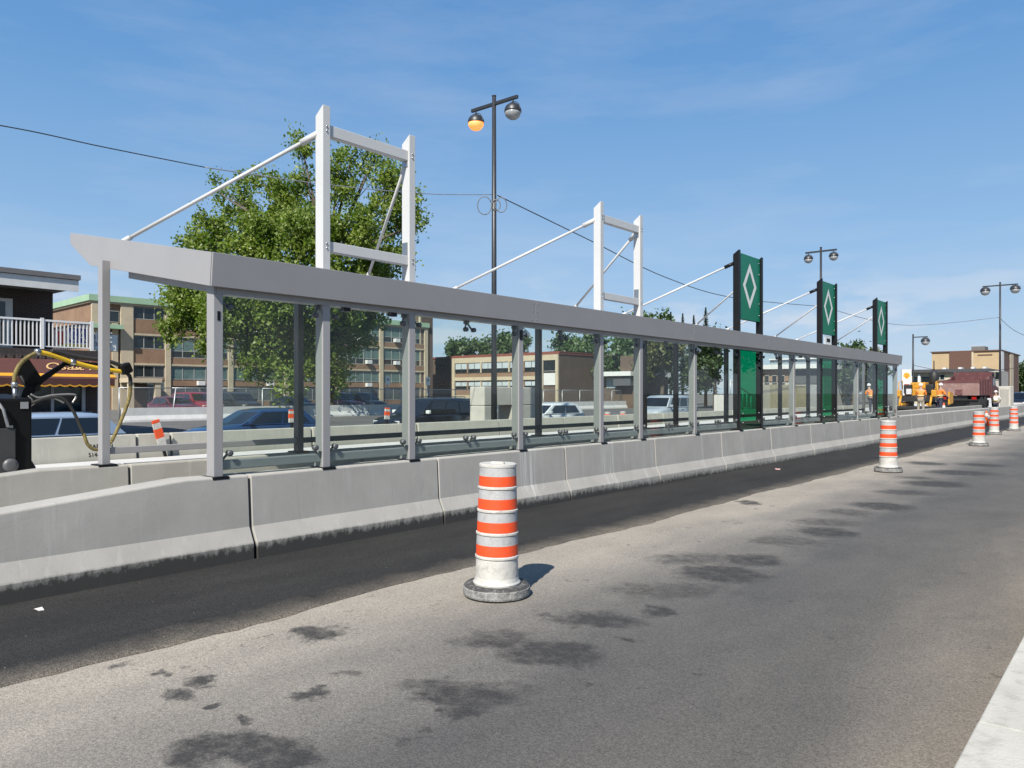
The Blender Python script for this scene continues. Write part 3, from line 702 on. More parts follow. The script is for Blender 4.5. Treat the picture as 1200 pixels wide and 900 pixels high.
l1 = lamp_post((L1.x, L1.y, -.15), L1z+.15, 'tall twin globe street lamp with one orange lit globe, rising behind the shelter', lit='L')
L2 = onX(962, 290, -18.6)
l2 = lamp_post((L2.x, L2.y, -.15), L2.z+.15, 'twin globe street lamp with both globes unlit rising behind the green signs')
L3 = atd(1172, 331, 74)
l3 = lamp_post((L3.x, L3.y, 0), L3.z, 'twin globe street lamp beyond the dump truck, beside the tan brick block', armlen=1.45, r=.42)
L4 = onX(1070, 392, -18.6)
l4 = lamp_post((L4.x, L4.y, -.12), L4.z+.12, 'short single arm street lamp beside the yellow shell sign', arms=1, armlen=.9, r=.4)
# coil of spare cable tied to the first post
zc = CAMH+(HOR-238)/FPX*(L1.y/ray(579).y)
for k, (dx, rr) in enumerate(((-.25, .33), (.28, .27), (.12, .2))):
    q = [(L1.x+dx+rr*.6*math.cos(t), L1.y-.1+dx*.6+rr*.5*math.cos(t), zc+rr*math.sin(t)-.1) for t in [2*math.pi*i/22 for i in range(23)]]
    MB().tube(q, .018, 5, cap=False).build('cable_coil', mat('grey_cable', (.16, .16, .165), .5), l1, True)
def wire(name, pts, r, label, m=None):
    # smooth through the given points
    P = [Vector(p) for p in pts]; out = []
    for i in range(len(P)-1):
        p0 = P[max(i-1, 0)]; p1 = P[i]; p2 = P[i+1]; p3 = P[min(i+2, len(P)-1)]
        for k in range(12):
            t = k/12
            out.append(.5*((2*p1)+(p2-p0)*t+(2*p0-5*p1+4*p2-p3)*t*t+(3*p1-p0-3*p2+p3)*t**3))
    out.append(P[-1])
    o = MB().tube(out, r, 6).build(name, m or mat('black_cable', (.03, .03, .033), .5))
    return tag(o, label, 'cable', 'overhead cables')
wire('overhead_cable', [onX(-260, 108, -18.6), onX(0, 147, -18.6), onX(120, 172, -18.6), onX(240, 196, -18.6)], .013, 'black overhead cable crossing the open sky left of the leafy tree')
wire('overhead_cable', [onX(240, 196, -18.6), onX(380, 216, -18.6), onX(500, 227, -18.6), onX(576, 228, -18.6)], .014, 'thin grey overhead cable from the leafy tree to the lit street lamp', mat('pale_cable', (.28, .28, .30), .5))
wire('overhead_cable', [onX(583, 229, -18.6), onX(690, 281, -18.6), onX(780, 325, -18.6), onX(860, 349, -18.6), onX(960, 359, -18.6)], .02, 'sagging cable from the lit street lamp to the unlit one behind the green signs')
wire('overhead_cable', [onX(963, 359, -18.6), atd(1060, 381, 64), atd(1171, 372, 74)], .022, 'distant cable from behind the green signs to the lamp beyond the truck', mat('pale_cable2', (.2, .2, .22), .5))
wire('overhead_cable', [atd(1171, 372, 74), atd(1190, 388, 70), atd(1230, 405, 62)], .02, 'cable dropping right from the lamp beyond the dump truck')
wire('overhead_cable', [atd(1070, 428, 100), atd(1130, 437, 100), atd(1230, 426, 90)], .03, 'low cable passing in front of the tan brick block')

# ================================================================ TREES
M_BARK = mat('bark', (.12, .095, .07), .95, var=.35, nscale=6, bmp=.7, bscale=12)
LEAF = {'poplar': leaf_mat('poplar_leaves', (.06, .12, .012), (.25, .30, .055), .42), 'dark': leaf_mat('dark_leaves', (.02, .045, .014), (.055, .09, .025), .25),
        'mid': leaf_mat('mid_leaves', (.03, .07, .016), (.09, .14, .035), .3), 'olive': leaf_mat('olive_leaves', (.06, .075, .02), (.14, .135, .04), .3),
        'conifer': leaf_mat('conifer_needles', (.018, .035, .018), (.045, .07, .03), .1)}
def tree(name, label, loc, blobs, leaf, nleaf, lsize, trunk_r, trunk_top, seed=1, group=None, clump=1.0, flat=.75):
    """blobs: crown lobes (x,y,z,rx,ry,rz) relative to loc; leaves grouped in clumps at twig ends inside them"""
    rn = random.Random(seed)
    root = thing(name, label, 'tree', loc, 0, group)
    tr = MB(); tt = Vector((rn.uniform(-.2, .2), rn.uniform(-.2, .2), trunk_top))
    tr.tube([(0, 0, -.25), (0, 0, .3), tt*.5+Vector((.1, 0, 0)), tt], [trunk_r*1.4, trunk_r, trunk_r*.75, trunk_r*.4], 9)
    vols = [b[3]*b[4]*b[5] for b in blobs]; tv = sum(vols)
    nclump = max(12, int(nleaf/70)); lv = []; lf = []
    for bi, b in enumerate(blobs):
        c = Vector(b[:3]); nb = max(3, int(nclump*vols[bi]/tv))
        st = Vector((0, 0, min(trunk_top*.95, max(trunk_top*.35, c.z-b[5]*.9))))
        mid = st.lerp(c, .55)+Vector((0, 0, -.1*b[5]))
        tr.tube([st, mid, c], [trunk_r*.42, trunk_r*.25, trunk_r*.1], 6)
        for q in range(nb):
            while True:
                d = Vector((rn.uniform(-1, 1), rn.uniform(-1, 1), rn.uniform(-1, 1)))
                if .2 < d.length <= 1: break
            d = d*(.55+.45*rn.random())*(1.0/max(d.length, .75) if rn.random() < .5 else 1)
            pc = c+Vector((d.x*b[3], d.y*b[4], d.z*b[5]))
            if q % 3 == 0: tr.tube([mid.lerp(c, rn.random()), pc], [trunk_r*.10, trunk_r*.03], 4, cap=False)
            cr_ = clump*rn.uniform(.6, 1.25)
            for k in range(max(8, int(nleaf/nclump*rn.uniform(.6, 1.4)))):
                g = Vector((rn.gauss(0, .5), rn.gauss(0, .5), rn.gauss(0, .55)))*cr_
                g.z += .25*cr_*abs(rn.gauss(0, .8))
                p = pc+g; s_ = lsize*rn.uniform(.5, 1.45)
                n_ = Vector((rn.gauss(0, 1), rn.gauss(0, 1), rn.gauss(.5, .8))).normalized()
                a = n_.orthogonal().normalized(); a.rotate(Matrix.Rotation(rn.uniform(0, 6.3), 3, n_)); bb = n_.cross(a)
                o = len(lv); lv += [p-a*s_, p-bb*s_*flat*.8, p+a*s_, p+bb*s_*flat*.8]; lf.append((o, o+1, o+2, o+3))
    tr.build('trunk', M_BARK, root)
    me = bpy.data.meshes.new('crown'); me.from_pydata([tuple(v) for v in lv], [], lf); me.materials.append(LEAF[leaf])
    o = bpy.data.objects.new('crown', me); col.objects.link(o); o.parent = root
    return root
# the big poplar behind the shelter: lobes traced from its outline, 57 m away
TD = 56.0; tb = atd(385, 470, TD); tb.z = 0
def lobe(px, py, rpx, rpz=None, dd=0):
    p = atd(px, py, TD+dd)-tb; s = TD/FPX; rz_ = (rpz or rpx)*s
    return (p.x, p.y, p.z, rpx*s, rpx*s*.95, rz_)
lobes = [lobe(355, 195, 15, 38), lobe(330, 235, 30, 34), lobe(280, 240, 22, 34, 2), lobe(255, 225, 10, 20), lobe(395, 210, 22, 36, -1), lobe(430, 200, 12, 30, 1), lobe(455, 225, 22, 34), lobe(470, 260, 24, 28, 2),
         lobe(425, 265, 30, 34, -3), lobe(365, 275, 40, 40, -3), lobe(300, 285, 40, 38, -1), lobe(245, 280, 30, 34), lobe(222, 300, 20, 26, 1), lobe(225, 360, 38, 40), lobe(270, 360, 40, 44, -3), lobe(330, 350, 42, 46, -3),
         lobe(390, 340, 42, 44, -3), lobe(430, 330, 36, 36), lobe(205, 385, 20, 24), lobe(245, 405, 18, 14), lobe(310, 415, 34, 36, -2), lobe(360, 410, 36, 40, -1), lobe(410, 390, 32, 38), lobe(440, 365, 22, 22, 1), lobe(335, 450, 16, 26, -4), lobe(390, 440, 22, 26), lobe(490, 262, 12, 7),
         lobe(352, 165, 8, 16), lobe(412, 182, 12, 22), lobe(440, 183, 9, 22, 1), lobe(465, 210, 14, 24, 1), lobe(482, 235, 13, 20), lobe(465, 300, 24, 24, 1), lobe(300, 205, 11, 20), lobe(455, 335, 20, 18, 2), lobe(440, 300, 22, 16, 1), lobe(205, 345, 20, 14)]
tree('poplar_tree', 'large leafy poplar tree with bright green crown behind the shelter and wire fence', tb, lobes, 'poplar', 105000, .125, .42, 12, 5, clump=.66)
def simple_tree(px, ytop, ybot, d, wpx, leaf, label, n=5000, ls=.25, seed=1, name='tree', group='trees in the distance'):
    s = d/FPX; b = atd(px, HOR, d); b.z = 0
    zt = CAMH+(HOR-ytop)*s; zb = max(1.0, CAMH+(HOR-ybot)*s); rn = random.Random(seed)
    w = wpx*s/2; hh = (zt-zb)/2; bl = []
    for k in range(8):
        bl.append((rn.uniform(-.6, .6)*w, rn.uniform(-.6, .6)*w, zb+hh+rn.uniform(-.55, .55)*hh, w*rn.uniform(.4, .62), w*rn.uniform(.4, .62), hh*rn.uniform(.38, .5)))
    bl.append((0, 0, zt-hh*.4, w*.4, w*.4, hh*.4))
    return tree(name, label, b, bl, leaf, n, ls, max(.15, w*.08), zb+hh, seed, group, clump=w*.24)
def conifer(px, ytop, d, wpx, label, seed=1, group='spruces above the roof line'):
    s = d/FPX; b = atd(px, HOR, d); b.z = 0; zt = CAMH+(HOR-ytop)*s; w = wpx*s/2
    root = thing('spruce_tree', label, 'tree', b, 0, group); rn = random.Random(seed)
    MB().tube([(0, 0, -.2), (0, 0, zt*.98)], [w*.12, .03], 7).build('trunk', M_BARK, root)
    lv = []; lf = []; nl = 40
    for i in range(nl):
        t = i/nl; z = zt*(.18+.82*t); rr = w*(1-t)**.9+.05
        for k in range(10):
            a = rn.uniform(0, 6.283); L = rr*rn.uniform(.6, 1.15)
            for q in range(9):
                u = (q+rn.random())/9; p = Vector((math.cos(a)*L*u, math.sin(a)*L*u, z-L*.35*u+rn.uniform(-.12, .12)))
                sz = .13*zt/12*(1.1-u*.5)*(1.15-.6*t); e = Vector((-math.sin(a), math.cos(a), rn.uniform(-.6, .6)))*sz; f = Vector((math.cos(a), math.sin(a), -.4))*sz
                o = len(lv); lv += [p-e, p-f, p+e, p+f]; lf.append((o, o+1, o+2, o+3))
    me = bpy.data.meshes.new('crown'); me.from_pydata([tuple(v) for v in lv], [], lf); me.materials.append(LEAF['conifer'])
    o = bpy.data.objects.new('crown', me); col.objects.link(o); o.parent = root
for (px, yt, d, w_, lb, sd_) in ((827, 359, 95, 34, 'tall pointed spruce standing apart above the shelter roof', 1), (800, 366, 108, 30, 'slim spruce next to the tall pointed one, above the shelter roof', 2), (786, 364, 110, 30, 'middle spruce of the spruces above the shelter roof', 3), (774, 367, 112, 30, 'small spruce between the middle spruce and the leafy tree', 4), (813, 368, 112, 26, 'short spruce directly beside the tall pointed spruce', 5)):
    conifer(px, yt, d, w_, lb, sd_)
simple_tree(758, 364, 440, 120, 60, 'mid', 'leafy green tree beside the spruces behind the white mast', 4500, .3, 21)
simple_tree(535, 399, 440, 150, 56, 'mid', 'pale green tree behind the low brick block next to the tall brick chimney', 4500, .34, 22)
simple_tree(592, 388, 440, 150, 56, 'mid', 'taller green tree behind the middle of the low brick block', 5000, .34, 23)
simple_tree(655, 392, 440, 145, 60, 'dark', 'dark green tree behind the blank end wall of the low brick block', 5000, .34, 24)
simple_tree(695, 392, 445, 140, 64, 'mid', 'broad green tree behind the right corner of the low brick block', 5000, .34, 25)
simple_tree(733, 388, 448, 105, 66, 'mid', 'broad leafy tree right behind the small white fronted house', 11000, .25, 26)
simple_tree(775, 385, 458, 85, 66, 'olive', 'olive green tree with yellowing leaves behind the silver van', 14000, .2, 27)
simple_tree(838, 384, 458, 84, 66, 'dark', 'dense dark green tree beside the first green sign mast', 15000, .2, 28)
simple_tree(1000, 398, 470, 92, 64, 'dark', 'dark tree seen through glass next to the last green sign mast', 6000, .24, 29)
simple_tree(1022, 404, 468, 130, 40, 'olive', 'pale olive tree rising above the far end of the shelter roof', 3500, .3, 30)
simple_tree(1192, 428, 468, 230, 40, 'mid', 'green tree at the far bend right of the tan brick block', 3500, .5, 31)
simple_tree(1215, 424, 470, 220, 50, 'dark', 'dark green tree at the far bend behind the parked dark car', 3500, .5, 32)
# street trees on the near pavement, right of the view
for i, (x, y, h, sd_) in enumerate(((.75, 33.2, 5.6, 41), (2.6, 47, 8.5, 42), (3.0, 63, 9.5, 43), (2.8, 84, 10, 44))):
    rn = random.Random(sd_); bl = [(rn.uniform(-.25, .25)*h*.6, rn.uniform(-.25, .25)*h*.6, h*(.55+.35*rn.random()), h*.22, h*.22, h*.17) for _ in range(8)]
    tree('street_tree', ['small leafy street tree on the near pavement overhanging the kerb', 'leafy street tree on the near pavement, second from the small one', 'leafy street tree on the near pavement, third from the small one', 'leafy street tree on the near pavement, fourth from the small one'][i], (x, y, .13), bl, 'mid', 6000, .12, .11, h*.6, sd_, 'street trees on the near pavement', clump=.5)

# ================================================================ BUILDINGS
M_BRICK = brick_mat('school_brick', (.36, .205, .115), (.31, .175, .10), (.33, .25, .18))
M_BRICKD = brick_mat('dark_brick', (.145, .092, .062), (.12, .078, .055), (.17, .13, .1))
M_BRICKH = brick_mat('brown_house_brick', (.085, .055, .045), (.065, .042, .036), (.15, .13, .12))
M_CREAM = mat('cream_stone', (.56, .47, .33), .85, var=.08, nscale=1.5)
M_COPPER = mat('green_copper_parapet', (.36, .54, .36), .7, var=.08, nscale=.8)
M_WIN = mat('dark_window_glass', (.018, .024, .026), .06, var=.3, nscale=.7, spec=.6)
M_BLIND = mat('green_window_blinds', (.13, .20, .185), .35, var=.25, nscale=1.1)
M_PALEWIN = mat('pale_window_panes', (.52, .58, .60), .3, var=.12, nscale=1.1)  # even pale blue-grey for the annex's upper panes
M_FRAME = mat('window_frame_paint', (.42, .42, .38), .6, var=.06)
M_AC = mat('air_conditioner_white', (.75, .75, .73), .5, var=.05)
class Facade:
    """a facade line: origin corner on the ground, local +X along it, outward is local -Y"""
    def __init__(s, px, d, ang, name, label, cat):
        a = atd(px, HOR, d); s.o = Vector((a.x, a.y, 0)); s.d = Vector((math.sin(ang), math.cos(ang), 0))
        s.rz = math.atan2(s.d.y, s.d.x)
        s.root = thing(name, label, cat, s.o, s.rz)
    def s_(s, px):       # distance along the facade seen at that pixel column
        r = ray(px); den = r.x*s.d.y-r.y*s.d.x
        return (s.o.y*r.x-s.o.x*r.y)/(-den) if abs(den) > 1e-9 else 0
    def depth(s, px):
        p = s.o+s.d*s.s_(px); return p.x*(-SN)+p.y*CS
    def z(s, px, py): return CAMH+(HOR-py)/FPX*s.depth(px)
    def box(s, name, m, x0, x1, y0, y1, z0, z1, parent=None, bevel=0):
        return MB().box(x0, x1, y0, y1, z0, z1).build(name, m, parent or s.root, bevel=bevel)
def window(F, x0, x1, z0, z1, n, glass, low=None, lowfrac=.3, y=-.02, fm=None, fr=.06, rows=1):
    """frame with mullions, its panes as children"""
    b = MB(); fm = fm or M_FRAME
    b.box(x0, x1, y-.07, y+.04, z0, z0+fr); b.box(x0, x1, y-.07, y+.04, z1-fr, z1)
    wd = (x1-x0)/n
    for k in range(n+1):
        xc = x0+wd*k; b.box(max(x0, xc-fr/2), min(x1, xc+fr/2), y-.068, y+.04, z0+fr, z1-fr)
    zl = z0+(z1-z0)*lowfrac
    if low: b.box(x0, x1, y-.066, y+.04, zl-fr/2, zl+fr/2)
    w = b.build('window', fm, F.root)
    for k in range(n):
        xa, xb = x0+wd*k+fr/2, x0+wd*(k+1)-fr/2
        if low:
            MB().box(xa, xb, y-.03, y, z0+fr, zl-fr/2).build('pane', low, w)
            MB().box(xa, xb, y-.03, y, zl+fr/2, z1-fr).build('pane', glass, w)
        else: MB().box(xa, xb, y-.03, y, z0+fr, z1-fr).build('pane', glass, w)
    return w
# ---- the school: three storeys of brick with cream piers and a green copper parapet
ANG = math.atan((1450-600)/FPX)-YAW
S = Facade(107, 76.5, ANG, 'school_building', 'long three storey brick school with cream piers and green copper parapet', 'building')
Ls = S.s_(500)
zt = S.z(107, 345)
S.box('wall', M_BRICK, 0, Ls, .0, 26, -.2, zt-.55)
S.box('parapet', M_COPPER, -.35, Ls+.2, -.42, 26.3, zt-.62, zt)
S.box('cornice', M_CREAM, -.2, Ls+.1, -.3, 26.2, zt-.80, zt-.63)
zr = lambda py: S.z(155, py)
rows = [(zr(373.5), zr(359)), (zr(408), zr(393)), (zr(442), zr(428))]
pil = [0.25, S.s_(148), S.s_(196), S.s_(269.5), S.s_(335), S.s_(395), S.s_(446), Ls-.25]
for k, x in enumerate(pil):
    wd = .62 if k == 1 else .3
    S.box('pier', M_CREAM, x-wd, x+wd, -.26 if k else -.31, 0, -.15, zt-.81, bevel=.02)
M_ACs = MB().box(-.38, .38, -.55, 0, 0, .48).mesh('air_conditioner', M_AC)
rn = random.Random(11)
for k in range(1, len(pil)-1):
    x0, x1 = pil[k]+(.62 if k == 1 else .3)+.04, pil[k+1]-.34
    tall = k >= 2
    for fl, (z0, z1) in enumerate(rows):
        if tall: z0 = z0-.85
        if k == 2 and fl == 2: pass
        n = 3 if not tall else max(4, round((x1-x0)/1.35))
        window(S, x0, x1, z0, z1, n, M_WIN if not tall else M_BLIND, M_WIN if tall else None, .34)
        S.box('sill', M_CREAM, x0, x1, -.2, -.004, z1+.03, z1+.24)
        S.box('spandrel', M_BRICK, x0, x1, -.14, -.002, z1+.25, (rows[fl-1][0]-(.85 if tall else 0)-.02) if fl else zt-.82)
        if tall:
            for q in ((rn.choice((1, 2, 3)),) if n < 6 else (1, rn.choice((3, 4, 5)))):
                child('air_conditioner', M_ACs, S.root, (x0+(q+.5)*(x1-x0)/n, -.06, z0+.06))
    S.box('spandrel', M_BRICK, x0, x1, -.14, -.002, 3.05, rows[2][0]-(.85 if tall else 0)-.03)
    S.box('spandrel', M_BRICK, x0, x1, -.1, -.002, -.15, .75)
    window(S, x0, x1, .8, 3.0, 4, mat('ground_floor_glass', (.10, .125, .135), .12, var=.25), None)
# narrow first bay with door and green canopies
x0, x1 = pil[0]+.34, pil[1]-.66
for (ya, yb) in ((400, 374), (437, 409)):
    pass
for fl, (z0, z1) in enumerate(rows):
    window(S, x0+.1, x1-.05, z0-.5 if fl == 0 else z0, z1-.6 if fl == 0 else z1, 2, M_WIN)
S.box('green_canopy', M_COPPER, -.2, x1, -1.1, -.01, S.z(115, 385), S.z(115, 380))
S.box('cream_rib', M_CREAM, x1-.75, x1-.2, -.2, -.003, -.1, rows[0][0]-.6)
p0, p1 = S.s_(140), S.s_(177)
S.box('entrance_post', M_CREAM, p0, p0+.5, -2.5, -2.0, 0, 2.75); S.box('entrance_post', M_CREAM, p1-.55, p1, -2.5, -2.0, 0, 2.75)
S.box('entrance_roof', M_CREAM, p0-.1, p1+.1, -2.6, -.3, 2.75, 3.2); S.box('entrance_door', M_BRICKD, p0+.5, p1-.5, -.25, -.15, 0, 2.7)
# brick chimney tower at the end of the school
C = Facade(492, S.depth(500)-1, ANG, 'brick_chimney', 'tall square dark brick chimney at the end of the school', 'chimney')
C.box('shaft', M_BRICKD, 0, 2.4, 0, 2.4, -.2, C.z(492, 351), bevel=.04); C.box('cap', M_CREAM, -.1, 2.5, -.1, 2.5, C.z(492, 351), C.z(492, 348))
C.box('corner_band', M_CREAM, -.03, .22, -.03, .22, 0, C.z(492, 356))
# ---- low two storey brick block behind the blocks
B = Facade(531, 112, math.pi/2, 'brick_annex', 'low two storey brick block with cream framed bands of pale windows', 'building')
Lb = B.s_(655); zb = B.z(531, 420)
B.box('wall', M_BRICKD, 0, Lb, 0, 16, -.2, zb)
B.box('roof_edge', mat('red_roof_edge', (.24, .07, .045), .7), -.1, Lb+.1, -.12, 16.1, zb, zb+.35)
bw = lambda py: B.z(560, py)
B.box('cream_pier', M_CREAM, 0, .5, -.25, 0, 0, zb-.02); B.box('cream_pier', M_CREAM, Lb-.4, Lb, -.25, 0, 0, zb-.02); B.box('cream_pier', M_CREAM, Lb-2.9, Lb-2.5, -.25, 0, 0, zb-.02)
B.box('cream_band', M_CREAM, .5, Lb-.4, -.2, 0, zb-.75, zb-.02); B.box('cream_band', M_CREAM, .5, Lb-2.9, -.2, 0, bw(446), bw(442)); B.box('cream_band', M_CREAM, .5, Lb-2.9, -.2, 0, bw(467), bw(463))
nw = 6; wx = (Lb-3.4-.2)/nw
for fl, (pa, pb) in enumerate(((437, 425), (456, 447))):
    for k in range(nw):
        xa = .6+k*wx; window(B, xa, xa+wx*.9, bw(pa), bw(pb), 2, M_PALEWIN, M_WIN, .38, y=-.1, fm=mat('dark_window_frame', (.05, .05, .05), .6))
        B.box('pier', M_CREAM if k % 2 else M_BRICK, xa+wx*.9, xa+wx*.99, -.22, 0, bw(pa), bw(pb))
window(B, Lb-2.45, Lb-.45, bw(437), bw(423), 1, M_WIN, None, y=-.1); B.box('panel', M_AC, Lb-2.4, Lb-.5, -.15, 0, bw(452), bw(439))
B.box('brick_band', M_BRICK, .5, Lb-2.9, -.12, 0, bw(442), bw(437.5)); B.box('brick_band', M_BRICK, .5, Lb-2.9, -.12, 0, bw(463), bw(456.5))
B2 = Facade(501, 118, math.pi/2, 'brick_stair_block', 'dark brick stair block with two small windows beside the tall chimney', 'building')
L2_ = B2.s_(531)-.3
B2.box('wall', M_BRICKD, 0, L2_, 0, 10, -.2, zb+.1); B2.box('corner_pier', M_CREAM, -.15, .35, -.15, 0, 0, zb); B2.box('roof_edge', MATS['red_roof_edge'], -.1, L2_, -.1, 10, zb+.1, zb+.4)
for pa, pb in ((434.5, 426.5), (455, 447)): window(B2, B2.s_(511), B2.s_(522), B2.z(515, pa), B2.z(515, pb), 3, M_WIN, M_WIN, .5, fm=M_BRICKD)
B3 = Facade(655.5, B.depth(655), 0.0, 'brick_hall', 'blank dark brick end wall of the low block', 'building')
L3_ = B3.s_(707); B3.box('wall', M_BRICKD, .02, L3_, 0.02, 8, -.2, B3.z(656, 412.5)); B3.box('roof_edge', MATS['red_roof_edge'], -.1, L3_+.1, -.1, 8, B3.z(656, 412.5), B3.z(656, 411.5))
# ---- small house with white fascia right of the hall
Hh = Facade(706, 88, math.pi/2, 'small_house', 'small dark house with white fascia and pale blue bay window', 'house')
Lh = Hh.s_(742); Hh.box('wall', M_BRICKD, 0, Lh, .3, 8, -.2, Hh.z(707, 437)); Hh.box('fascia', M_AC, -.6, Lh+.2, -.9, 8.3, Hh.z(707, 441), Hh.z(707, 436))
window(Hh, .4, Lh*.42, Hh.z(707, 455), Hh.z(707, 443), 2, mat('blue_window', (.25, .36, .40), .15), None, y=.28); Hh.box('upper_wall', M_BRICKD, Lh*.1, Lh*.8, 3.2, 8, Hh.z(707, 437), Hh.z(707, 416)); Hh.box('dark_awning', M_DARKGREY, Lh*.45, Lh, -.6, .3, Hh.z(730, 452), Hh.z(730, 442)) 
# ---- corner restaurant with balcony, left
HX = -32.0
h0, h1 = onX(-130, 461, HX).y, onX(113, 461, HX).y
def hz(px, py, X=HX): return onX(px, py, X).z
rest = thing('corner_restaurant', 'dark brick corner restaurant with maroon awning, white balcony railing and flat roof', 'building', (HX, h1, 0))
zl = hz(100, 411)
MB().box(HX-12, HX, h0, h1, -.2, zl-.15).build('lower_wall', M_BRICKH, rest, True)
MB().box(HX-12, HX+.12, h0, h1+.1, zl-.42, zl).build('cornice', mat('dark_cornice', (.05, .038, .034), .7, var=.3, nscale=8), rest, True)
for k in range(46):
    yy_ = h1-.15-k*.26
    if yy_ < h0: break
    MB().box(HX+.12, HX+.17, yy_-.08, yy_+.08, zl-.40, zl-.24).build('cornice_block', M_BRICKH, rest, True)
UX = -33.4; u1 = onX(62, 400, UX).y; uz = hz(62, 343, UX)
MB().box(UX-10, UX, h0, u1, zl, uz).build('upper_wall', M_BRICKH, rest, True)
rx = -31.6; r1 = onX(90, 330, rx).y
zf0, zf1 = hz(90, 342, rx), hz(90, 329, rx)
rf = MB().box(UX-11, rx, h0-1, r1, zf0+.12, zf1+.02).build('roof', mat('soffit_paint', (.30, .29, .28), .7), rest, True)
MB().box(rx, rx+.05, h0-1, r1+.05, zf0, zf1).build('fascia', mat('white_aluminium_fascia', (.72, .72, .70), .45, var=.06), rf, True)
MB().box(UX-11, rx+.12, h0-1, r1+.1, zf1+.02, zf1+.2).build('roof_edge', mat('grey_roof_edge', (.17, .165, .165), .7), rf, True)
# upper door and window
yd0, yd1 = onX(-30, 400, UX).y, onX(14, 400, UX).y
MB().box(UX, UX+.08, yd0, yd1, zl+.05, hz(10, 350, UX)).build('patio_door', M_AC, rest, True); MB().box(UX+.08, UX+.1, yd0+.2, yd1-.25, zl+.25, hz(10, 354, UX)).build('pane', M_WIN, rest, True)
# shop window
sw0, sw1 = onX(20, 470, HX).y, onX(99, 470, HX).y
wz0, wz1 = hz(95, 482), hz(95, 440)
fw = MB(); fw.box(HX, HX+.09, sw0, sw1, wz0-.1, wz0); fw.box(HX, HX+.09, sw0, sw1, wz1, wz1+.1); fw.box(HX, HX+.09, sw1-.12, sw1, wz0, wz1); fw.box(HX, HX+.09, sw0, sw0+.12, wz0, wz1); fw.box(HX, HX+.08, (sw0+sw1)/2-.05, (sw0+sw1)/2+.05, wz0, wz1)
fwo = fw.build('shop_window', mat('pale_shop_frame', (.5, .5, .5), .5), rest, True)
MB().box(HX+.01, HX+.03, sw0+.12, (sw0+sw1)/2-.05, wz0, wz1).build('pane', M_WIN, fwo, True); MB().box(HX+.01, HX+.03, (sw0+sw1)/2+.05, sw1-.12, wz0, wz1).build('pane', M_WIN, fwo, True)
MB().box(HX, HX+.25, h0, onX(105, 483, HX).y, hz(95, 485.5), hz(95, 482.5)).build('window_ledge', M_MIDGREY, rest, True)
# awning: sloped sheet with a yellow band and scalloped valance
M_AWN = mat('maroon_awning_canvas', (.10, .032, .025), .8, var=.12, nscale=2); M_YEL = mat('yellow_awning_band', (.75, .36, .02), .7)
AX = HX+1.1; a1 = onX(137, 440, AX).y
az0, az1 = hz(120, 444, AX), hz(100, 419, HX+.2)
aw = MB(); aw.add([(HX+.02, h0, az1), (AX, h0, az0), (AX, a1, az0), (HX+.02, a1, az1), (HX+.02, h0, az0), (HX+.02, a1, az0)], [(0, 1, 2, 3), (0, 4, 1), (3, 2, 5)])
awo = aw.build('awning', M_AWN, rest, True)
def aw_pt(t): return (HX+.02+(AX-HX-.02)*t, az1+(az0-az1)*t)
t0 = aw_pt(.80); t1 = aw_pt(.93)
MB().add([(t0[0]+.004, h0, t0[1]+.008), (t1[0]+.004, h0, t1[1]+.008), (t1[0]+.004, a1, t1[1]+.008), (t0[0]+.004, a1, t0[1]+.008)], [(0, 1, 2, 3)]).build('yellow_band', M_YEL, awo, True)
va = MB(); yy_ = h0; pts = []
while yy_ < a1:
    pts.append((yy_, az0-.26-.05*abs(math.sin((yy_-h0)*math.pi/.34)))); yy_ += .085
for i in range(len(pts)-1): va.add([(AX, pts[i][0], az0), (AX, pts[i+1][0], az0), (AX, pts[i+1][0], pts[i+1][1]), (AX, pts[i][0], pts[i][1])], [(0, 1, 2, 3)])
va.build('valance', M_AWN, awo, True)
ed = MB()
for i in range(len(pts)-1): ed.add([(AX+.006, pts[i][0], pts[i][1]+.045), (AX+.006, pts[i+1][0], pts[i+1][1]+.045), (AX+.006, pts[i+1][0], pts[i+1][1]-.01), (AX+.006, pts[i][0], pts[i][1]-.01)], [(0, 1, 2, 3)])
ed.build('valance_trim', M_YEL, awo, True)
def text(s, name, m, parent, loc, rot, size, extr=.004, font_shear=0, align='LEFT', sx=1):
    cu = bpy.data.curves.new(name, 'FONT'); cu.body = s; cu.size = size; cu.extrude = extr; cu.shear = font_shear; cu.align_x = align
    o = bpy.data.objects.new(name, cu); col.objects.link(o)
    bpy.context.view_layer.update()
    me = bpy.data.meshes.new_from_object(o); bpy.data.objects.remove(o); bpy.data.curves.remove(cu)
    me.materials.clear(); me.materials.append(m)
    q = bpy.data.objects.new(name, me); col.objects.link(q); q.parent = parent; q.location = Vector(loc)-wloc(parent); q.rotation_euler = rot; q.scale = (sx, 1, 1); return q
sl_ = math.atan2(az1-az0, AX-HX)
ty = onX(51, 432, HX+.6)
tp = aw_pt(.62)
text('Osait', 'awning_lettering', mat('gold_lettering', (.72, .45, .2), .6), awo, (tp[0]+.02, ty.y, tp[1]+.02), (math.pi/2-(math.pi/2-sl_), 0, math.pi/2) if False else (sl_, 0, math.pi/2), .62, font_shear=.4)
ty2 = onX(82, 434, HX+.6)
text('54', 'awning_lettering', MATS['gold_lettering'], awo, (tp[0]+.02, ty2.y, tp[1]+.02), (sl_, 0, math.pi/2), .8, font_shear=.3)
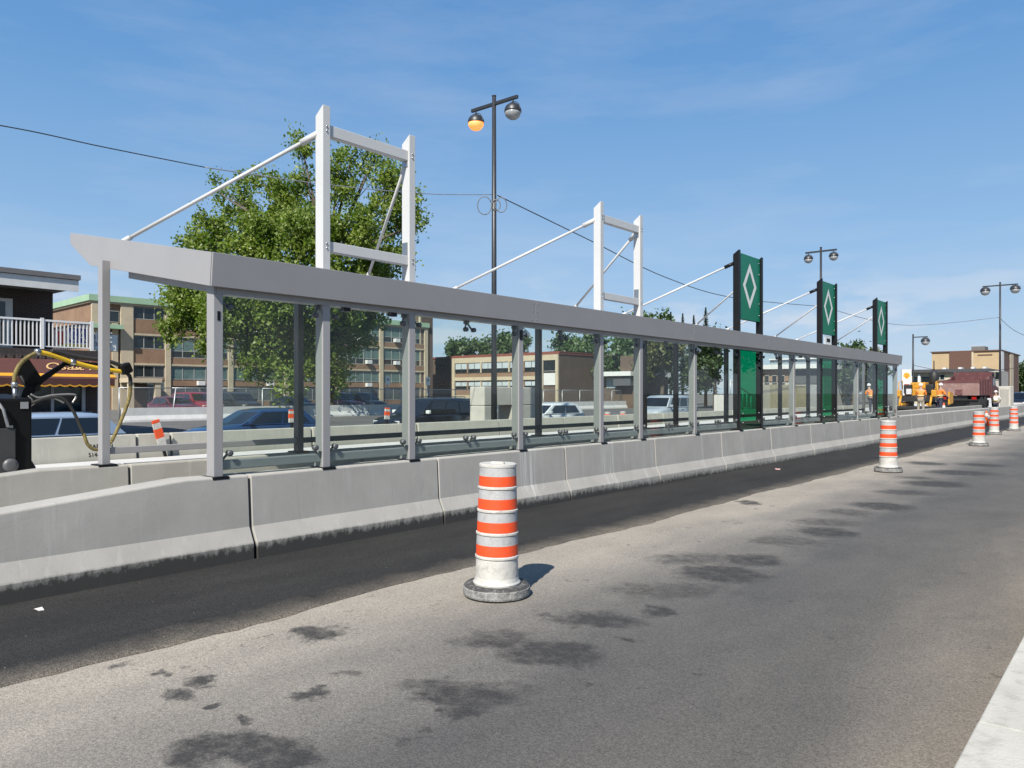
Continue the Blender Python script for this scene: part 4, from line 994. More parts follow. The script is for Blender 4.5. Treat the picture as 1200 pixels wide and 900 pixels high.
# balcony railing with each baluster
M_RAILW = mat('white_railing_paint', (.88, .88, .86), .45, var=.03)
bal = bpy.data.objects.new('balcony_railing', None); col.objects.link(bal); bal.parent = rest; BX = HX+.05; b1 = onX(107, 395, BX).y
bal.location = Vector((BX, b1, zl))-wloc(rest)
bz0, bz1 = zl+.12, hz(107, 378, BX)
MB().box(BX-.04, BX+.04, h0, b1, bz1-.07, bz1).build('top_rail', M_RAILW, bal, True); MB().box(BX-.03, BX+.03, h0, b1, bz0-.04, bz0).build('bottom_rail', M_RAILW, bal, True)
MB().box(BX-7, BX-.05, b1-.06, b1, bz1-.07, bz1).build('top_rail', M_RAILW, bal, True)
bm_ = MB().box(-.02, .02, -.02, .02, 0, bz1-.07-bz0).mesh('baluster', M_RAILW); bp_ = MB().box(-.06, .06, -.06, .06, 0, bz1+.05-zl).mesh('railing_post', M_RAILW)
yy_ = b1-.16; k = 1
while yy_ > h0:
    child('baluster', bm_, bal, Vector((BX, yy_, bz0))-wloc(bal)); yy_ -= .135
for yp in (b1, onX(49, 395, BX).y, onX(-20, 395, BX).y): child('railing_post', bp_, bal, Vector((BX, yp, zl))-wloc(bal))
for k in range(30): child('baluster', bm_, bal, Vector((BX-.25-k*.2, b1-.03, bz0))-wloc(bal))
# banner tied behind the railing
ba, bb = onX(65, 395, BX-.12).y, onX(104, 395, BX-.12).y
ban = MB().box(BX-.14, BX-.12, ba, bb, zl+.1, hz(85, 387, BX)).build('banner', mat('banner_vinyl', (.74, .75, .76), .5, var=.05)); tag(ban, 'white banner with blue lettering tied behind the balcony railing', 'banner')
MB().box(BX-.1195, BX-.1175, ba+.40, bb-.06, zl+.30, zl+.86).build('blue_panel', mat('banner_blue', (.03, .07, .36), .5), ban)
text('GALILEE', 'banner_lettering', M_EMB, ban, (BX-.114, ba+.46, zl+.36), (math.pi/2, 0, math.pi/2), .62, sx=.72)
MB().box(BX-.1185, BX-.116, ba+.08, ba+.33, zl+.2, zl+.72).build('red_mark', mat('banner_red', (.5, .06, .05), .5), ban)
MB().box(BX-.1185, BX-.116, ba+.1, bb-.1, zl+.13, zl+.24).build('yellow_stripe', mat('banner_yellow', (.7, .65, .15), .5), ban)
sg = MB().box(BX-.3, BX-.26, b1+.05, b1+1.1, zl+.05, hz(112, 391, BX)).build('wall_sign', M_EMB); tag(sg, 'small white sign with grey lettering at the balcony corner', 'sign')
text('RESTO', 'sign_lettering', mat('sign_grey_blue', (.12, .16, .3), .5), sg, (BX-.256, b1+.12, zl+.5), (math.pi/2, 0, math.pi/2), .24); text('CENTRE', 'sign_lettering', MATS['sign_grey_blue'], sg, (BX-.256, b1+.12, zl+.22), (math.pi/2, 0, math.pi/2), .2)
MB().box(BX-.3, BX-.2, b1+.3, b1+.42, .3, zl+.06).build('sign_post', M_AC, sg)

# ================================================================ OLD BARRIERS, DELINEATORS, FENCE
OX = -17.66
oj = [-6, onX(38, 512, OX).y-2.2]
jx = [onX(p, 505, OX).y for p in (158.5, 199)]
oj = [jx[0]-11.6, jx[0]-7.8, jx[0]-3.85, jx[0], jx[1]]
while oj[-1] < 70: oj.append(oj[-1]+3.9)
oprof = [(.30, -.02), (.29, .08), (.14, .30), (.08, .86), (-.08, .86), (-.14, .30), (-.29, .08), (-.30, -.02)]
for i, (a, b_) in enumerate(zip(oj[:-1], oj[1:])):
    rn = random.Random(i); o = MB().prism([(x, z) for x, z in oprof], .02, b_-a-.03).build('old_barrier', M_OLD, bevel=.02)
    o.location = (OX+rn.uniform(-.04, .04), a, -.13); o.rotation_euler = (0, 0, R(rn.uniform(-.25, .25)))
    near = {1: 'in front of the silver blue car', 2: 'with black stencilled letters, in front of the restaurant', 3: 'short, beside the tilted delineator', 4: 'in front of the dark blue sedan', 5: 'behind the first glass panes', 6: 'in front of the black suv', 7: 'next to the stacked concrete blocks'}.get(i)
    tag(o, ('weathered temporary concrete barrier '+near) if near else 'weathered temporary concrete barrier %s beyond the stacked concrete blocks' % words[i-8 if i >= 8 else 18], 'barrier', 'temporary barriers beyond the bus lane')
    if i == 2:
        for s_, zz in (('GARDIEN', .60), ('514-265', .42)): 
            q = text(s_, 'stencil_lettering', M_BLACK, o, (0, 0, 0), (R(90-8), 0, math.pi/2), .12); q.location = (.112 if zz > .5 else .13, onX(100, 515, OX).y-a, zz)
# delineators
M_DORANGE = mat('delineator_orange', (.85, .1, .02), .45)
for i, (px, y0_, y1_, tilt, lb) in enumerate(((189, 506, 492, 16, 'tilted orange and white delineator leaning in a gap between temporary barriers'), (342, 506, 484, 0, 'upright orange and white delineator beside the dark blue sedan'), (453, 503, 482, -4, 'orange and white delineator in front of the black suv bonnet'))):
    p = onX(px, 500, OX+.0); root = thing('delineator', lb, 'delineator', (p.x+(.25 if i == 0 else 0), p.y, .13 if i == 0 else .70), 0, 'orange delineators on the barriers'); root.rotation_euler = (0, 0, 0)
    hgt = .52 if i else .95
    rt = Matrix.Rotation(R(tilt), 3, 'X')
    def bx(z0, z1, w_, nm, m): MB().cbox(rt @ Vector((0, 0, (z0+z1)/2)), (.05, w_, z1-z0), rt).build(nm, m, root, bevel=.004)
    bx(0, hgt*.35, .06, 'stem', M_BLACK); bx(hgt*.33, hgt*.55, .18, 'white_band', M_DWHITE); bx(hgt*.55, hgt*.78, .19, 'orange_band', M_DORANGE); bx(hgt*.78, hgt*.92, .18, 'white_band', M_DWHITE); bx(hgt*.92, hgt, .17, 'orange_band', M_DORANGE)
    if i == 0: MB().box(-.2, .2, -.2, .2, -.26, .02).build('rubber_foot', M_RUBBER, root)
# white barrier and chain link fence in front of the school yard
FX2 = -45.5
fy0, fy1 = onX(143, 470, FX2).y, onX(735, 470, FX2).y
M_WB = barrier_mat('white_barrier_concrete', (.62, .62, .60), tar=False)
k = 0; y = fy0
while y < fy1:
    L = min(6.0, fy1-y); z_ = .80
    o = MB().prism([(.3, -.02), (.28, .1), (.12, .35), (.08, z_), (-.08, z_), (-.12, .35), (-.3, -.02)], 0, L-.05).build('yard_barrier', M_WB); o.location = (FX2, y, 0)
    tag(o, '%s pale concrete barrier along the school yard fence, counted from the restaurant' % words[k] if k else 'pale concrete barrier nearest the restaurant, below the school yard fence', 'barrier', 'pale barriers under the yard fence'); y += L; k += 1
def chain_mat():
    m = bpy.data.materials.new('chain_link'); m.use_nodes = True; nt = m.node_tree; b = nt.nodes['Principled BSDF']
    b.inputs['Base Color'].default_value = (.42, .43, .42, 1); b.inputs['Roughness'].default_value = .5; b.inputs['Metallic'].default_value = .3
    t = N(nt, 'ShaderNodeTexCoord'); s = N(nt, 'ShaderNodeSeparateXYZ'); nt.links.new(t.outputs['Object'], s.inputs[0])
    fs = []
    for op in ('ADD', 'SUBTRACT'):
        v = mth(nt, op, s.outputs[1], s.outputs[2]); v = mth(nt, 'FRACT', mth(nt, 'MULTIPLY', v, 11)); fs.append(mth(nt, 'LESS_THAN', v, .10))
    f = mth(nt, 'MAXIMUM', fs[0], fs[1])
    tr = N(nt, 'ShaderNodeBsdfTransparent'); mx = N(nt, 'ShaderNodeMixShader')
    nt.links.new(f, mx.inputs[0]); nt.links.new(tr.outputs[0], mx.inputs[1]); nt.links.new(b.outputs[0], mx.inputs[2]); nt.links.new(mx.outputs[0], nt.nodes['Material Output'].inputs[0]); return m
M_CHAIN = chain_mat(); M_GALV = mat('galvanised_steel', (.5, .51, .50), .45, metal=.4, var=.1)
fen = thing('chain_link_fence', 'chain link fence on pale concrete barriers in front of the school yard', 'fence', (FX2-.36, fy0, 0))
fx_ = FX2-.36; ftop = 1.98
y = fy0; k = 0
while y < fy1-.1:
    MB().tube([(fx_, y, -.1), (fx_+(.0), y+(.25 if k in (1, 2) else 0), ftop)], .042, 7).build('fence_post', M_GALV, fen, True)
    y2 = min(y+3.1, fy1)
    MB().add([(fx_, y, .2), (fx_, y2, .2), (fx_, y2, ftop), (fx_, y, ftop)], [(0, 1, 2, 3)]).build('wire_mesh', M_CHAIN, fen, True)
    MB().tube([(fx_, y, ftop), (fx_, y2, ftop)], .032, 6).build('top_rail', M_GALV, fen, True)
    y = y2; k += 1
# parking signs
for i, (px, lb) in enumerate(((454, 'white parking sign on a thin post by the yard fence, left one'), (501, 'white parking sign on a thin post in front of the brick chimney'))):
    p = onX(px, 470, FX2+1.2); root = thing('parking_sign', ['white parking sign on a thin post in front of the school windows', 'white parking sign on a thin post in front of the brick chimney'][i], 'sign', (p.x, p.y, 0), 0, 'white parking signs')
    MB().tube([(0, 0, -.05), (0, 0, 2.95)], .04, 7).build('post', M_GALV, root); MB().box(.03, .06, -.22, .22, 2.3, 2.95).build('sign_plate', M_EMB, root); MB().box(.061, .064, -.12, .12, 2.6, 2.8).build('symbol', mat('sign_symbol_grey', (.3, .32, .34), .5), root)
# stair railing seen at the first green sign
st = thing('stair_railing', 'thin white stair handrail descending behind the first green sign mast', 'railing', onX(860, 478, -30).xy.to_3d())
a = onX(856, 447, -30); b_ = onX(880, 476, -30); c = onX(880, 463, -30)
for q in range(6):
    t = q/5; lo_ = onX(856+24*t, 462+23*t, -30); hi_ = onX(856+24*t, 446+17*t, -30)
    MB().tube([(lo_.x, lo_.y, lo_.z), hi_], .05, 6).build('baluster', M_WHITE, st, True)
MB().tube([onX(856, 446, -30), onX(880, 463, -30)], .06, 6).build('handrail', M_WHITE, st, True); 
for q in range(4):
    pz = onX(856+24*q/3, 463+22*q/3, -30)
    MB().box(-31.2, -29.8, pz.y-.9, pz.y+.9, -.2, pz.z+.02).build('step', M_SLAB, st, True)

# ================================================================ VEHICLES
M_TYRE = mat('tyre_rubber', (.02, .02, .02), .9); M_RIM = mat('wheel_rim', (.35, .35, .36), .35, metal=.7); M_CGLASS = mat('car_glass', (.008, .010, .012), .04, spec=.8, var=.2)
M_TRIM = mat('black_trim', (.015, .015, .016), .5); M_HEAD = mat('headlight_lens', (.6, .6, .6), .1, var=.05); M_TAIL = mat('tail_light_red', (.35, .01, .01), .2)
def car(kind, paint, label, loc, rz, cat='car', group='cars beyond the barriers', mirror=None):
    """front at local +Y"""
    P = {'sedan': dict(L=4.7, W=1.82, hood=.92, belt=.95, roof=1.45, trunk=1.02, ws=(.95, .15), rg=(-1.35, -1.95)),
         'suv': dict(L=4.75, W=1.9, hood=1.08, belt=1.12, roof=1.76, trunk=1.10, ws=(1.05, .40), rg=(-1.95, -2.25)),
         'hatch': dict(L=4.3, W=1.8, hood=.95, belt=1.0, roof=1.50, trunk=1.0, ws=(1.1, .3), rg=(-1.5, -2.0)),
         'van': dict(L=5.0, W=1.95, hood=1.1, belt=1.15, roof=1.85, trunk=1.12, ws=(1.35, .75), rg=(-2.25, -2.42))}[kind]
    root = thing({'sedan': 'sedan_car', 'suv': 'suv_car', 'hatch': 'hatchback_car', 'van': 'minivan'}[kind], label, cat, loc, rz, group)
    L, W = P['L']/2, P['W']/2
    st = [(-L, .42, .80, .88), (-L+.06, .30, P['trunk']-.06, .94), (-L+.25, .24, P['trunk'], .985), (P['rg'][1], .22, P['belt'], 1), (-.6, .20, P['belt']-.01, 1), (P['ws'][0], .20, P['belt']-.02, 1), (P['ws'][0]+.2, .22, P['hood'], .99), (L-.45, .22, P['hood']-.10, .96), (L-.12, .26, P['hood']-.20, .88), (L, .34, P['hood']-.36, .78)]
    b = MB(); n = None
    for (y, zb_, zt_, k) in st:
        w_ = W*k
        ring = [(-w_*.86, zb_), (-w_*.97, zb_+.12), (-w_, zb_+.3), (-w_*.985, zt_-.14), (-w_*.93, zt_-.02), (-w_*.5, zt_+.025), (0, zt_+.035)]
        ring += [(-x, z) for x, z in reversed(ring[:-1])]
        n = len(ring); b.v += [(x, y, z) for x, z in ring]
    for i in range(len(st)-1):
        for k in range(n): b.f.append((i*n+k, i*n+(k+1) % n, (i+1)*n+(k+1) % n, (i+1)*n+k)); b.sm.append(k != n-1)
    b.f.append(tuple(range(n))); b.sm.append(False); o_ = len(b.v)-n; b.f.append(tuple(range(o_+n-1, o_-1, -1))); b.sm.append(False)
    body = b.build('body', paint, root)
    # cabin
    y0b, y0t = P['rg'][1], P['rg'][0]; y1b, y1t = P['ws'][0]+.1, P['ws'][1]; zb_, zr_ = P['belt']-.03, P['roof']
    wb, wt = W*.955, W*.78
    g = MB(); ring = []
    ym = (y0t+y1t)/2
    lev = [(zb_, wb, y0b, y1b), (zb_+(zr_-zb_)*.82, wt+.045, y0t-.06, y1t+.12), (zr_-.03, wt-.06, y0t+.12, y1t-.14), (zr_, wt-.28, y0t+.45, y1t-.5)]
    for z, w_, a, c in lev:
        g.v += [(-w_, a, z), (0, a-.05, z), (w_, a, z), (w_, (a+c)/2, z+.0), (w_, c, z), (0, c+.1, z), (-w_, c, z), (-w_, (a+c)/2, z)]
    for i in range(3):
        for k in range(8): g.f.append((i*8+k, i*8+(k+1) % 8, (i+1)*8+(k+1) % 8, (i+1)*8+k)); g.sm.append(i > 0)
    g.f.append(tuple(24+k for k in range(8))); g.sm.append(True)
    cab = g.build('cabin', paint, root)
    # glazing set 6 mm proud of the cabin sides
    z0, z1 = zb_+.07, zb_+(zr_-zb_)*.80
    def side_pt(s, y, t, e=.012):
        w_ = wb+(wt+.045-wb)*t*.82/.82; return (s*(w_+e), y, zb_+(zr_-zb_)*.82*t)
    def ylim(t): return (y0b+(y0t-.06-y0b)*t, y1b+(y1t+.12-y1b)*t)
    for s in (-1, 1):
        ta, tb_ = .10, .93
        (a0, c0), (a1_, c1_) = ylim(ta), ylim(tb_)
        cuts = [.10, .50, .93] if kind in ('sedan', 'hatch') else [.07, .34, .62, .94]
        for q in range(len(cuts)-1):
            f0, f1 = cuts[q]+.012, cuts[q+1]-.012
            vs_ = [side_pt(s, a0+(c0-a0)*f0, ta), side_pt(s, a0+(c0-a0)*f1, ta), side_pt(s, a1_+(c1_-a1_)*f1, tb_), side_pt(s, a1_+(c1_-a1_)*f0, tb_)]
            MB().add(vs_, [(0, 1, 2, 3)]).build('side_window', M_CGLASS, cab)
        m_ = MB().cbox((s*(W+.09), P['ws'][0]-.15, P['belt']+.06), (.2, .14, .15)).build('mirror', mirror or paint, root, bevel=.03)
        MB().box(min(s*W*.99, s*(W+.012)), max(s*W*.99, s*(W+.012)), -.45, -.22, P['belt']-.17, P['belt']-.13).build('door_handle', paint, root)
    for nm, (i0, y_) in (('windscreen', (1, 1)), ('rear_window', (0, 0))):
        def ep(t, x):
            a, c = ylim(t); w_ = (wb+(wt+.045-wb)*t)*.9; yv = (c+.105*(1-abs(x))+.008) if i0 else (a-.055*(1-abs(x))-.008)
            return (x*w_, yv, zb_+(zr_-zb_)*.82*t+.004)
        MB().add([ep(.08, -1), ep(.08, 0), ep(.08, 1), ep(.95, 1), ep(.95, 0), ep(.95, -1)], [(0, 1, 4, 5), (1, 2, 3, 4)]).build(nm, M_CGLASS, cab)
    for s in (-1, 1):
        MB().cbox((s*W*.66, L-.17, P['hood']-.30), (.34, .2, .13)).build('headlight', M_HEAD, root, bevel=.03)
        MB().cbox((s*W*.80, -L+.10, P['trunk']-.18), (.22, .16, .2)).build('tail_light', M_TAIL, root, bevel=.03)
        for yv in (L-.88, -L+.88):
            wh = MB().lathe([(.18, -.1), (.30, -.11), (.33, -.08), (.335, 0), (.33, .08), (.30, .11), (.18, .1)], (s*(W-.115), yv, .335), 20, 'X').build('wheel', M_TYRE, root)
            MB().lathe([(0, -.075), (.19, -.08), (.2, 0), (.19, .08), (0, .075)], (s*(W-.11), yv, .335), 14, 'X').build('rim', M_RIM, wh)
    if kind in ('suv', 'van'):
        for s in (-1, 1): MB().tube([(s*(wt-.12), y0t+.2, zr_+.0), (s*(wt-.12), y0t+.25, zr_+.045), (s*(wt-.12), y1t-.35, zr_+.045), (s*(wt-.12), y1t-.25, zr_-.02)], .018, 6).build('roof_rail', M_TRIM, root)
    return root
def paint(name, c, r=.3): return mat(name, c, r, var=.03, coat=.35 if max(c) < .06 else .7, spec=.3)
GR = -.305
def car_at(kind, pm, label, px, X, g=GR, rz=math.pi, **k):
    p = onX(px, 480, X); return car(kind, pm, label, (X, p.y, g), rz, **k)
car_at('hatch', paint('silver_blue_paint', (.26, .34, .45)), 'silver blue hatchback parked in front of the restaurant', 26, -20.3)
car_at('sedan', paint('dark_blue_paint', (.018, .05, .13)), 'dark blue sedan behind the first glass panes', 300, -23.6)
car_at('suv', paint('black_paint', (.010, .013, .02)), 'black suv with white door mirror behind the shelter glass', 500, -24, mirror=M_EMB)
car_at('hatch', paint('white_paint', (.72, .74, .74)), 'white hatchback right of the stacked concrete blocks', 640, -22.6)
car_at('van', paint('silver_paint', (.38, .42, .46)), 'silver minivan in front of the olive green tree', 780, -23)
for px, X, kd, pm, lb in ((205, -52, 'sedan', paint('maroon_paint', (.10, .012, .018)), 'dark maroon sedan parked behind the fence left of the bright red one'), (231, -52.5, 'suv', paint('red_paint', (.20, .015, .02)), 'red suv parked behind the wire fence'), (277, -52, 'suv', paint('charcoal_paint', (.03, .032, .036)), 'charcoal suv parked behind the fence, behind the dark blue sedan'),
                          (399, -52.5, 'suv', MATS['maroon_paint'], 'maroon suv parked behind the fence next to a black one'), (424, -52, 'suv', MATS['black_paint'], 'black suv parked behind the fence next to a maroon one'), (345, -54, 'sedan', MATS['charcoal_paint'], 'charcoal sedan parked behind the fence under the poplar')):
    car_at(kd, pm, lb, px, X, 0, rz=R(270), group='cars parked in the school yard')
p = atd(1196, 470, 78); car('suv', MATS['black_paint'], 'black suv on the road beyond the grey concrete cabinet', (p.x, p.y, 0), math.pi, group='cars beyond the works')
# ---- dump truck, seen from the rear
M_MAR = mat('maroon_truck_body', (.115, .032, .034), .65, var=.15, nscale=2, dirt=(.19, .11, .10)); M_TGATE = mat('dusty_tailgate', (.25, .145, .13), .8, var=.15, nscale=1.5, dirt=(.36, .26, .23))
tp_ = atd(1124, 470, 55); tz = bz(tp_.y)
tr = thing('dump_truck', 'maroon dump truck with dusty tailgate parked in the bus lane', 'truck', (tp_.x, tp_.y, tz), R(-3))
tg = MB().box(-1.28, 1.28, -.08, .02, 1.0, 2.05).build('tailgate', M_TGATE, tr, bevel=.02)
MB().box(-1.32, 1.32, -.1, -.04, 1.9, 2.08).build('gate_bar', M_MAR, tg); MB().box(-.22, .22, -.12, -.075, 1.05, 1.42).build('chute', M_MAR, tg)
MB().prism([(-0., 1.0), (3.7, 1.0), (4.0, 1.4), (4.0, 2.45), (3.0, 2.4), (2.9, 2.2), (0, 2.08)], 1.18, 1.28, 'X').build('bed_side', M_MAR, tr); MB().prism([(-0., 1.0), (3.7, 1.0), (4.0, 1.4), (4.0, 2.45), (3.0, 2.4), (2.9, 2.2), (0, 2.08)], -1.28, -1.18, 'X').build('bed_side', M_MAR, tr)
MB().box(-1.18, 1.18, .02, 3.7, 1.0, 1.12).build('bed_floor', M_MAR, tr); MB().box(-1.25, 1.25, 3.9, 4.05, 1.2, 2.75).build('bed_front', M_MAR, tr); MB().box(-1.25, 1.25, 4.05, 4.9, 2.62, 2.76).build('cab_shield', M_MAR, tr)
for yv in (.5, 1.3, 2.1, 2.9, 3.6): MB().box(1.28, 1.34, yv-.06, yv+.06, 1.05, 2.2).build('rib', M_MAR, tr)
MB().box(-.5, .5, .1, 6.4, .62, .98).build('chassis', M_TRIM, tr)
cb_ = MB().prism([(4.6, .8), (7.0, .8), (7.0, 1.6), (6.0, 1.75), (5.7, 2.45), (4.6, 2.5)], -1.15, 1.15, 'X').build('cab', M_MAR, tr, bevel=.05); MB().box(1.15, 1.165, 4.9, 5.5, 1.75, 2.3).build('side_window', M_CGLASS, cb_)
MB().tube([(1.05, 4.35, 1.0), (1.05, 4.35, 2.85)], .07, 8).build('exhaust_stack', M_STEEL, tr)
for s in (-1, 1):
    for yv in (.85, 1.95, 6.1):
        for off in ((.85, 1.12) if yv < 5 else (1.05,)):
            wh = MB().lathe([(.25, -.12), (.46, -.13), (.5, -.09), (.5, .09), (.46, .13), (.25, .12)], (s*off, yv, .5), 18, 'X').build('wheel', M_TYRE, tr); MB().lathe([(0, -.08), (.26, -.1), (.26, .1), (0, .08)], (s*off, yv, .5), 12, 'X').build('rim', M_TRIM, wh)
    MB().box(s*.95-.14, s*.95+.14, -.06, 0, .72, .9).build('tail_light', M_TAIL, tr); MB().box(s*.95-.3, s*.95+.3, .08, .1, .25, .7).build('mud_flap', M_TRIM, tr)
MB().box(-1.2, 1.2, -.04, .05, .66, .74).build('rear_bumper', M_TRIM, tr); MB().box(-.72, .72, .5, 5.8, .18, .66).build('undercarriage', M_TRIM, tr)
# ---- asphalt paver
M_YM = mat('machine_yellow', (.62, .30, .02), .5, var=.12, nscale=3, dirt=(.25, .15, .05)); M_YBLK = mat('machine_black', (.018, .018, .018), .6, var=.3)
pv_ = atd(1073, 470, 49); pz_ = bz(pv_.y)
pa = thing('asphalt_paver', 'yellow asphalt paver with black exhaust and engine beside orange clad workers', 'construction machine', (pv_.x, pv_.y, pz_), R(-4))
MB().box(-.95, .95, .9, 2.5, .75, 1.55).build('engine_body', M_YM, pa, bevel=.08); MB().box(-.7, .2, 1.3, 2.4, 1.55, 1.95).build('engine_cover', M_YM, pa, bevel=.06)
MB().box(-1.5, 1.5, -.35, .25, .08, .42).build('screed', M_YBLK, pa, bevel=.04); MB().box(-1.5, 1.5, -.62, -.36, .26, .32).build('walkway', M_YBLK, pa); MB().box(-.9, .9, .25, .9, .7, 1.1).build('auger_box', M_YBLK, pa)
for s in (-1, 1):
    MB().prism([(.5, .0), (2.4, .0), (2.7, .3), (2.4, .68), (.5, .68), (.2, .3)], s*1.0-.18, s*1.0+.18, 'X').build('track', M_YBLK, pa, bevel=.05)
    MB().prism([(2.4, .5), (3.2, .6), (3.2, 1.25), (2.4, 1.35)], s*1.3-.05, s*1.3+.05, 'X').build('hopper_wing', M_YM, pa); MB().box(s*1.12-.22, s*1.12+.22, -.05, .35, 1.0, 1.45).build('control_console', M_YM, pa, bevel=.05)
    MB().box(s*.75-.06, s*.75+.06, -.3, 1.0, .45, .62).build('tow_arm', M_YM, pa); MB().tube([(s*1.3, -.1, .4), (s*1.3, -.1, 1.9)], .04, 6).build('side_post', M_YM, pa); MB().tube([(s*.9, -.3, .4), (s*.9, .1, 1.1)], .07, 7).build('screed_cylinder', M_YM, pa)
    MB().box(s*.65-.22, s*.65+.22, .5, .9, 1.2, 1.8).build('operator_seat', M_YBLK, pa, bevel=.05); MB().tube([(s*1.1, .3, .9), (s*1.1, .3, 1.95), (s*1.1, 1.0, 2.05), (s*1.1, 1.0, 1.5)], .035, 6).build('grab_rail', M_YM, pa)
    MB().cbox((s*.45, .2, 1.35), (.3, .12, .35)).build('panel_box', M_HEAD if s < 0 else M_YBLK, pa)
MB().box(-.35, .35, 2.4, 3.1, .5, .7).build('conveyor', M_YBLK, pa)
MB().lathe([(.0, 2.75), (.2, 2.62), (.28, 2.35), (.26, 1.5)], (.55, 1.9, 0), 14).build('exhaust_hood', M_YBLK, pa); MB().tube([(.55, 1.9, 2.7), (.55, 1.9, 3.35)], .035, 6).build('exhaust_pipe', M_YBLK, pa)
MB().box(-.15, .12, .84, .92, 1.3, 1.48).build('work_lamp', M_HEAD, pa)

# ================================================================ WORKERS
M_SKIN = mat('skin', (.42, .26, .19), .6); M_VEST = mat('orange_work_wear', (.85, .25, .03), .7, var=.08); M_TRO = {'navy': mat('navy_trousers', (.03, .035, .06), .8), 'khaki': mat('khaki_trousers', (.28, .24, .18), .8), 'white': mat('white_shirt', (.72, .72, .70), .8)}
M_HAT = mat('white_helmet', (.75, .75, .76), .35); M_STRIPE = mat('reflective_stripe', (.75, .75, .35), .4)
def skin_mesh(name, verts, edges, m, parent, root=0, lv=2):
    me = bpy.data.meshes.new(name); me.from_pydata([v[:3] for v in verts], edges, []); o = bpy.data.objects.new(name, me); col.objects.link(o); o.parent = parent; me.materials.append(m)
    md = o.modifiers.new('skin', 'SKIN'); md.use_smooth_shade = True
    for i, v in enumerate(verts):
        sv = me.skin_vertices[0].data[i]; r = v[3]; sv.radius = r if isinstance(r, tuple) else (r, r); sv.use_root = (i == root)
    sb2 = o.modifiers.new('sub', 'SUBSURF'); sb2.levels = lv; sb2.render_levels = lv
    return o
def worker(loc, rz, label, tro, top, bend=0.0, arm=(.35, .2), helmet=True):
    root = thing('person', label, 'person', loc, rz, 'road workers')
    b = bend
    V = [(0, 0, .96, (.16, .12)), (0, b*.25, 1.2, (.15, .11)), (0, b*.55, 1.42, (.18, .11)), (0, b*.7, 1.53, .06), (0, b*.78+.01, 1.62, (.075, .09)), (0, b*.8+.01, 1.72, (.07, .085)),
         (-.1, 0, .88, .095), (-.12, .03, .5, .07), (-.13, -.02, .09, .05), (-.14, .12, .05, .045), (.1, 0, .88, .095), (.13, -.03, .5, .07), (.14, -.05, .09, .05), (.15, .09, .05, .045),
         (-.21, b*.55, 1.42, .065), (-.27, b*.55+arm[0]*.35, 1.16, .05), (-.22, b*.55+arm[0], 1.02, .038), (-.21, b*.55+arm[0]+.1, .98, .03),
         (.21, b*.55, 1.42, .065), (.28, b*.55+arm[1]*.35, 1.16, .05), (.23, b*.55+arm[1], .98, .038), (.22, b*.55+arm[1]+.08, .93, .03)]
    Ed = [(0, 1), (1, 2), (2, 3), (3, 4), (4, 5), (0, 6), (6, 7), (7, 8), (8, 9), (0, 10), (10, 11), (11, 12), (12, 13), (2, 14), (14, 15), (15, 16), (16, 17), (2, 18), (18, 19), (19, 20), (20, 21)]
    skin_mesh('body', V, Ed, M_SKIN, root)
    # clothes: shirt over torso and arms, trousers over the legs
    def grow(v, e): r = v[3]; return (v[0], v[1], v[2], (r[0]+e, r[1]+e) if isinstance(r, tuple) else r+e)
    T = [grow(V[i], .016) for i in (0, 1, 2)]+[grow(V[i], .014) for i in (14, 15, 18, 19)]
    skin_mesh('jacket', T, [(0, 1), (1, 2), (2, 3), (3, 4), (2, 5), (5, 6)], top, root)
    L_ = [grow(V[i], .014) for i in (0, 6, 7, 8, 10, 11, 12)]; L_[0] = (0, 0, .93, (.17, .13))
    skin_mesh('trousers', L_, [(0, 1), (1, 2), (2, 3), (0, 4), (4, 5), (5, 6)], tro, root)
    for x, y in ((-.135, .04), (.145, .01)): MB().cbox((x, y, .06), (.11, .3, .12)).build('boot', M_TRIM, root, bevel=.04)
    hy = b*.8+.01
    MB().lathe([(.135, 1.74), (.115, 1.745), (.112, 1.79), (.085, 1.85), (.04, 1.878), (0, 1.882)], (0, hy, 0), 14).build('helmet' if helmet else 'cap', M_HAT, root)
    MB().lathe([(.19, 1.10), (.195, 1.13), (.19, 1.15)], (0, b*.25, 0), 14).build('reflective_stripe', M_STRIPE, root)
    return root
for i, (px, d, rz, lb, tro, top, bend, arm) in enumerate((
    (1079, 46, 10, 'worker in orange jacket and khaki trousers standing behind the paver', 'khaki', M_VEST, .15, (.35, .3)),
    (1101, 46, -40, 'worker in orange jacket and dark trousers beside the dump truck', 'navy', M_VEST, .1, (.2, .4)),
    (1022, 47, 60, 'worker in orange jacket seen through the last glass panes', 'navy', M_VEST, .3, (.4, .4)),
    (1167, 58, 0, 'person in white shirt and dark trousers beyond the dump truck', 'navy', M_TRO['white'], 0, (.1, .15)),
    (1155, 60, 90, 'worker in red orange top at the side of the dump truck', 'navy', mat('red_top', (.45, .03, .03), .8), .05, (.2, .1)))):
    p = atd(px, 470, d); worker((p.x, p.y, bz(p.y) if p.x < -9.4 else 0), R(rz), lb, M_TRO[tro], top, bend, arm)

